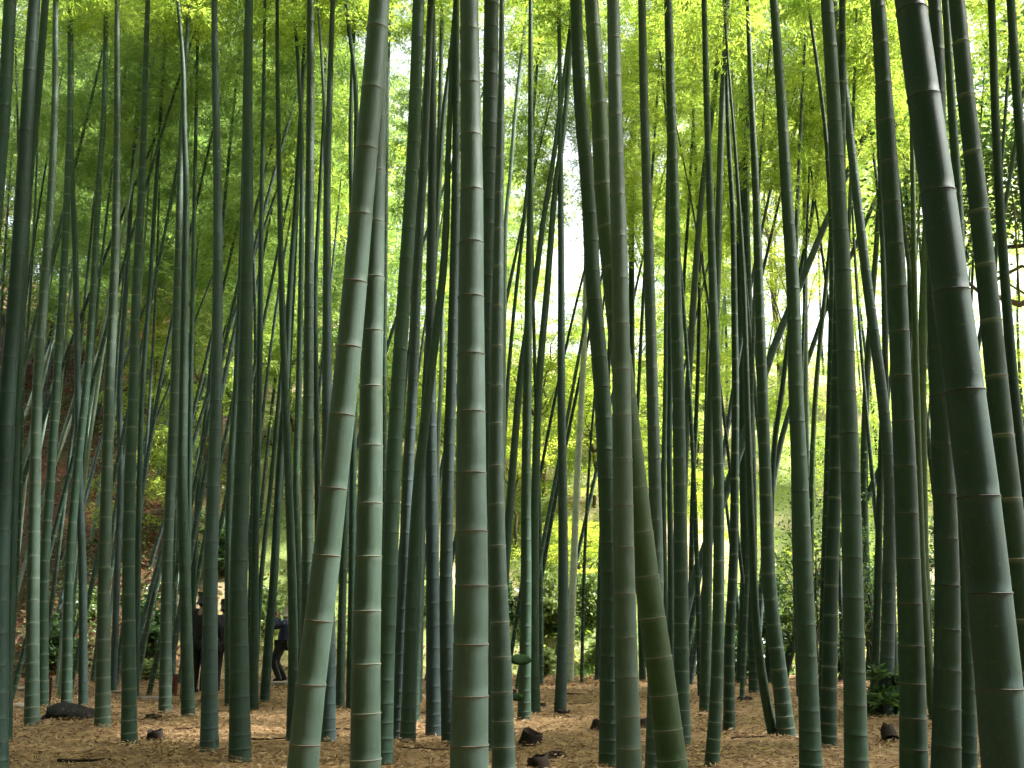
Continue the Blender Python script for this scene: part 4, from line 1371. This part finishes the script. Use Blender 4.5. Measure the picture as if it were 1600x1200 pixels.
def person(px, py, height, rz, pose, top, legs, hairm, label, headwear=None, bag=False, coat=False):
    """pose: dict of joint positions for a 1.7 m figure facing +X before turning by rz"""
    p = on_ground(px, py)
    o = empty('person', p, rz)
    s = height / 1.7
    J = {k: Vector(v) * s for k, v in pose.items()}
    sq = lambda *r: tuple(x * s for x in r)
    # continuous body
    names = ['pelvis', 'belly', 'chest', 'neck', 'head', 'crown']
    for sd in 'LR':
        names += ['sh' + sd, 'el' + sd, 'wr' + sd, 'hip' + sd, 'kn' + sd, 'an' + sd, 'toe' + sd]
    rad = {'pelvis': sq(.115, .10), 'belly': sq(.105, .09), 'chest': sq(.125, .10), 'neck': sq(.05, .05), 'head': sq(.078, .085), 'crown': sq(.06, .065)}
    for sd in 'LR':
        rad.update({'sh' + sd: sq(.052, .052), 'el' + sd: sq(.04, .04), 'wr' + sd: sq(.028, .028), 'hip' + sd: sq(.085, .085), 'kn' + sd: sq(.055, .055), 'an' + sd: sq(.04, .04), 'toe' + sd: sq(.038, .03)})
    ed = [('pelvis', 'belly'), ('belly', 'chest'), ('chest', 'neck'), ('neck', 'head'), ('head', 'crown')]
    for sd in 'LR':
        ed += [('chest', 'sh' + sd), ('sh' + sd, 'el' + sd), ('el' + sd, 'wr' + sd), ('pelvis', 'hip' + sd), ('hip' + sd, 'kn' + sd), ('kn' + sd, 'an' + sd), ('an' + sd, 'toe' + sd)]
    # fingers and thumb rooted at the wrist
    V = [J[n] for n in names]
    Rr = [rad[n] for n in names]
    E = [(names.index(a), names.index(b)) for a, b in ed]
    for sd in 'LR':
        w, e = J['wr' + sd], J['el' + sd]
        d = (w - e).normalized()
        side = d.cross(Vector((0, 0, 1)))
        side = side.normalized() if side.length > 0.1 else Vector((0, 1, 0))
        wi = names.index('wr' + sd)
        V.append(w + d * 0.06 * s)
        Rr.append(sq(.034, .018))
        palm = len(V) - 1
        E.append((wi, palm))
        for f in range(4):
            off = side * (f - 1.5) * 0.02 * s
            ln = (0.07, 0.08, 0.076, 0.06)[f] * s
            V.append(w + d * (0.085 * s) + off)
            Rr.append(sq(.0095, .0095))
            V.append(w + d * (0.085 * s + ln) + off * 1.15 - Vector((0, 0, 0.02 * s)))
            Rr.append(sq(.008, .008))
            E += [(palm, len(V) - 2), (len(V) - 2, len(V) - 1)]
        V.append(w + d * 0.06 * s + side * 0.05 * s)
        Rr.append(sq(.0105, .0105))
        E.append((palm, len(V) - 1))
    link('body', skin_mesh('body', V, E, Rr, M_SKIN, 1), o)

    def garment(nm, chain, edges, mat, grow):
        idx = {n: i for i, n in enumerate(chain)}
        link(nm, skin_mesh(nm, [J[n] for n in chain], [(idx[a], idx[b]) for a, b in edges],
                           [tuple(x + grow * s for x in rad[n]) for n in chain], mat, 2), o)
    J['collar'] = J['chest'] * 0.28 + J['neck'] * 0.72
    rad['collar'] = sq(.05, .055)
    ch = ['belly', 'pelvis', 'chest', 'collar', 'shL', 'elL', 'wrL', 'shR', 'elR', 'wrR']
    es = [('pelvis', 'belly'), ('belly', 'chest'), ('chest', 'collar'), ('chest', 'shL'), ('shL', 'elL'), ('elL', 'wrL'), ('chest', 'shR'), ('shR', 'elR'), ('elR', 'wrR')]
    if coat:
        J['hemL'], J['hemR'] = (J['hipL'] + J['knL']) / 2, (J['hipR'] + J['knR']) / 2
        J['hem'] = (J['hemL'] + J['hemR']) / 2 + Vector((0, 0, 0.02))
        rad['hem'] = sq(.15, .12)
        ch.append('hem')
        es.append(('pelvis', 'hem'))
    garment('jacket', ch, es, top, 0.035)
    for sd in 'LR':
        J['cuff' + sd] = J['an' + sd] - Vector((0, 0, 0.045 * s))
        rad['cuff' + sd] = sq(.04, .04)
    garment('trousers', ['pelvis', 'hipL', 'knL', 'anL', 'cuffL', 'hipR', 'knR', 'anR', 'cuffR'],
            [('pelvis', 'hipL'), ('hipL', 'knL'), ('knL', 'anL'), ('anL', 'cuffL'), ('pelvis', 'hipR'), ('hipR', 'knR'), ('knR', 'anR'), ('anR', 'cuffR')], legs, 0.028)
    for sd in 'LR':
        a, t = J['an' + sd], J['toe' + sd]
        link('shoe', skin_mesh('shoe', [a, (a + t) / 2, t], [(0, 1), (1, 2)], [sq(.052, .052), sq(.05, .045), sq(.046, .036)], M_BLACK, 2), o)
    # hair or cap round the back and top of the head
    h, c = J['head'], J['crown']
    back = Vector((-0.03, 0, 0)) * s
    link('cap' if headwear else 'hair', skin_mesh('hair', [h + back + Vector((-.015, 0, -.10)) * s, h + back + Vector((-.01, 0, -.02)) * s, h + back + Vector((0, 0, .05)) * s, c + back * 0.3 + Vector((0, 0, .02)) * s], [(0, 1), (1, 2), (2, 3)],
                             [sq(.06, .065), sq(.085, .09), sq(.092, .098), sq(.065, .07)], headwear or hairm, 2, 2), o)
    # face: nose, eyes, mouth on the +X side
    fx = h + Vector((0.085, 0, 0.03)) * s
    link('nose', skin_mesh('nose', [fx + Vector((-.01, 0, .02)) * s, fx + Vector((.012, 0, -.015)) * s], [(0, 1)], [sq(.008, .008), sq(.013, .013)], M_SKIN, 1), o)
    for sy in (-1, 1):
        link('eye', skin_mesh('eye', [fx + Vector((-.012, sy * .03, .022)) * s, fx + Vector((-.012, sy * .038, .022)) * s], [(0, 1)], [sq(.008, .006), sq(.008, .006)], M_HAIR, 1), o)
    link('mouth', skin_mesh('mouth', [fx + Vector((-.014, -.02, -.045)) * s, fx + Vector((-.014, .02, -.045)) * s], [(0, 1)], [sq(.006, .005), sq(.006, .005)], plain('lips', (0.3, 0.1, 0.09)), 1), o)
    if bag:
        b = J['chest'] + Vector((-0.19, 0, -0.06)) * s
        link('backpack', skin_mesh('backpack', [b + Vector((0, 0, .14)) * s, b, b + Vector((0, 0, -.14)) * s], [(0, 1), (1, 2)], [sq(.07, .11), sq(.09, .13), sq(.08, .12)], M_LBLUE, 2, 1), o)
    tag(o, label, 'person', None)
    return o, J


STAND = {'pelvis': (0, 0, .92), 'belly': (0, 0, 1.08), 'chest': (0, 0, 1.30), 'neck': (0, 0, 1.46), 'head': (.015, 0, 1.57), 'crown': (.01, 0, 1.65),
         'shL': (0, .17, 1.39), 'elL': (-.02, .23, 1.12), 'wrL': (.06, .20, .90), 'shR': (0, -.17, 1.39), 'elR': (-.02, -.23, 1.12), 'wrR': (.06, -.20, .90),
         'hipL': (0, .09, .88), 'knL': (.02, .10, .48), 'anL': (0, .10, .09), 'toeL': (.14, .11, .04), 'hipR': (0, -.09, .88), 'knR': (.02, -.10, .48), 'anR': (0, -.10, .09), 'toeR': (.14, -.11, .04)}
TALK = dict(STAND, head=(.03, .02, 1.56), crown=(.03, .02, 1.64), elR=(.03, -.24, 1.13), wrR=(.20, -.16, 1.10), knR=(.06, -.11, .48), anR=(.04, -.12, .09), toeR=(.18, -.14, .04))
SHOOT = {'pelvis': (-.02, 0, .86), 'belly': (-.07, 0, 1.01), 'chest': (-.10, 0, 1.22), 'neck': (-.11, 0, 1.38), 'head': (-.08, 0, 1.49), 'crown': (-.10, 0, 1.57),
         'shL': (-.09, .17, 1.31), 'elL': (.12, .20, 1.18), 'wrL': (.10, .07, 1.42), 'shR': (-.09, -.17, 1.31), 'elR': (.14, -.20, 1.18), 'wrR': (.10, -.07, 1.42),
         'hipL': (-.02, .09, .82), 'knL': (.14, .10, .46), 'anL': (-.02, .10, .09), 'toeL': (.12, .11, .04), 'hipR': (-.02, -.09, .82), 'knR': (.12, -.10, .46), 'anR': (-.10, -.11, .09), 'toeR': (.04, -.12, .04)}
person(309, 1086, 1.70, R(70), STAND, M_BLACK, M_BLACK, M_HAIR, 'person in a long black coat, left of the two behind the bluish bamboo', coat=True)
person(346, 1083, 1.62, R(110), TALK, M_SLATE, M_BLACK, M_HAIR, 'person in a dark slate jacket and black trousers, seen from behind', coat=False)
po, J = person(436, 1066, 1.62, R(180), SHOOT, M_NAVY, M_BLACK, M_HAIR, 'person in a blue jacket and black trousers raising a camera, knees bent', headwear=M_WHITE, bag=True)
# the camera held between the hands: its own thing
c = (J['wrL'] + J['wrR']) / 2 + Vector((0.045, 0, 0.075))
bm = bmesh.new()
bmesh.ops.create_cube(bm, size=1.0)
for v in bm.verts:
    v.co = Vector((v.co.x * 0.045, v.co.y * 0.11, v.co.z * 0.07))
bmesh.ops.bevel(bm, geom=bm.edges[:], offset=0.008, segments=2, affect='EDGES')
me = bpy.data.meshes.new('camera_body')
bm.to_mesh(me)
bm.free()
me.materials.append(M_CAMERA)
W = Matrix.Translation(po.location) @ Matrix.Rotation(R(180), 4, 'Z') @ Matrix.Translation(c)
co = empty('hand_camera', W.translation, R(180))
link('camera_body', me, co)
V, F = tube([(0.02, 0, 0), (0.05, 0, 0), (0.07, 0, 0), (0.071, 0, 0)], [0.03, 0.03, 0.028, 0.001], 14)
link('lens', mesh_np('lens', V, F, M_CAMERA, True), co)
tag(co, 'small black camera held up by the person in blue', 'camera')
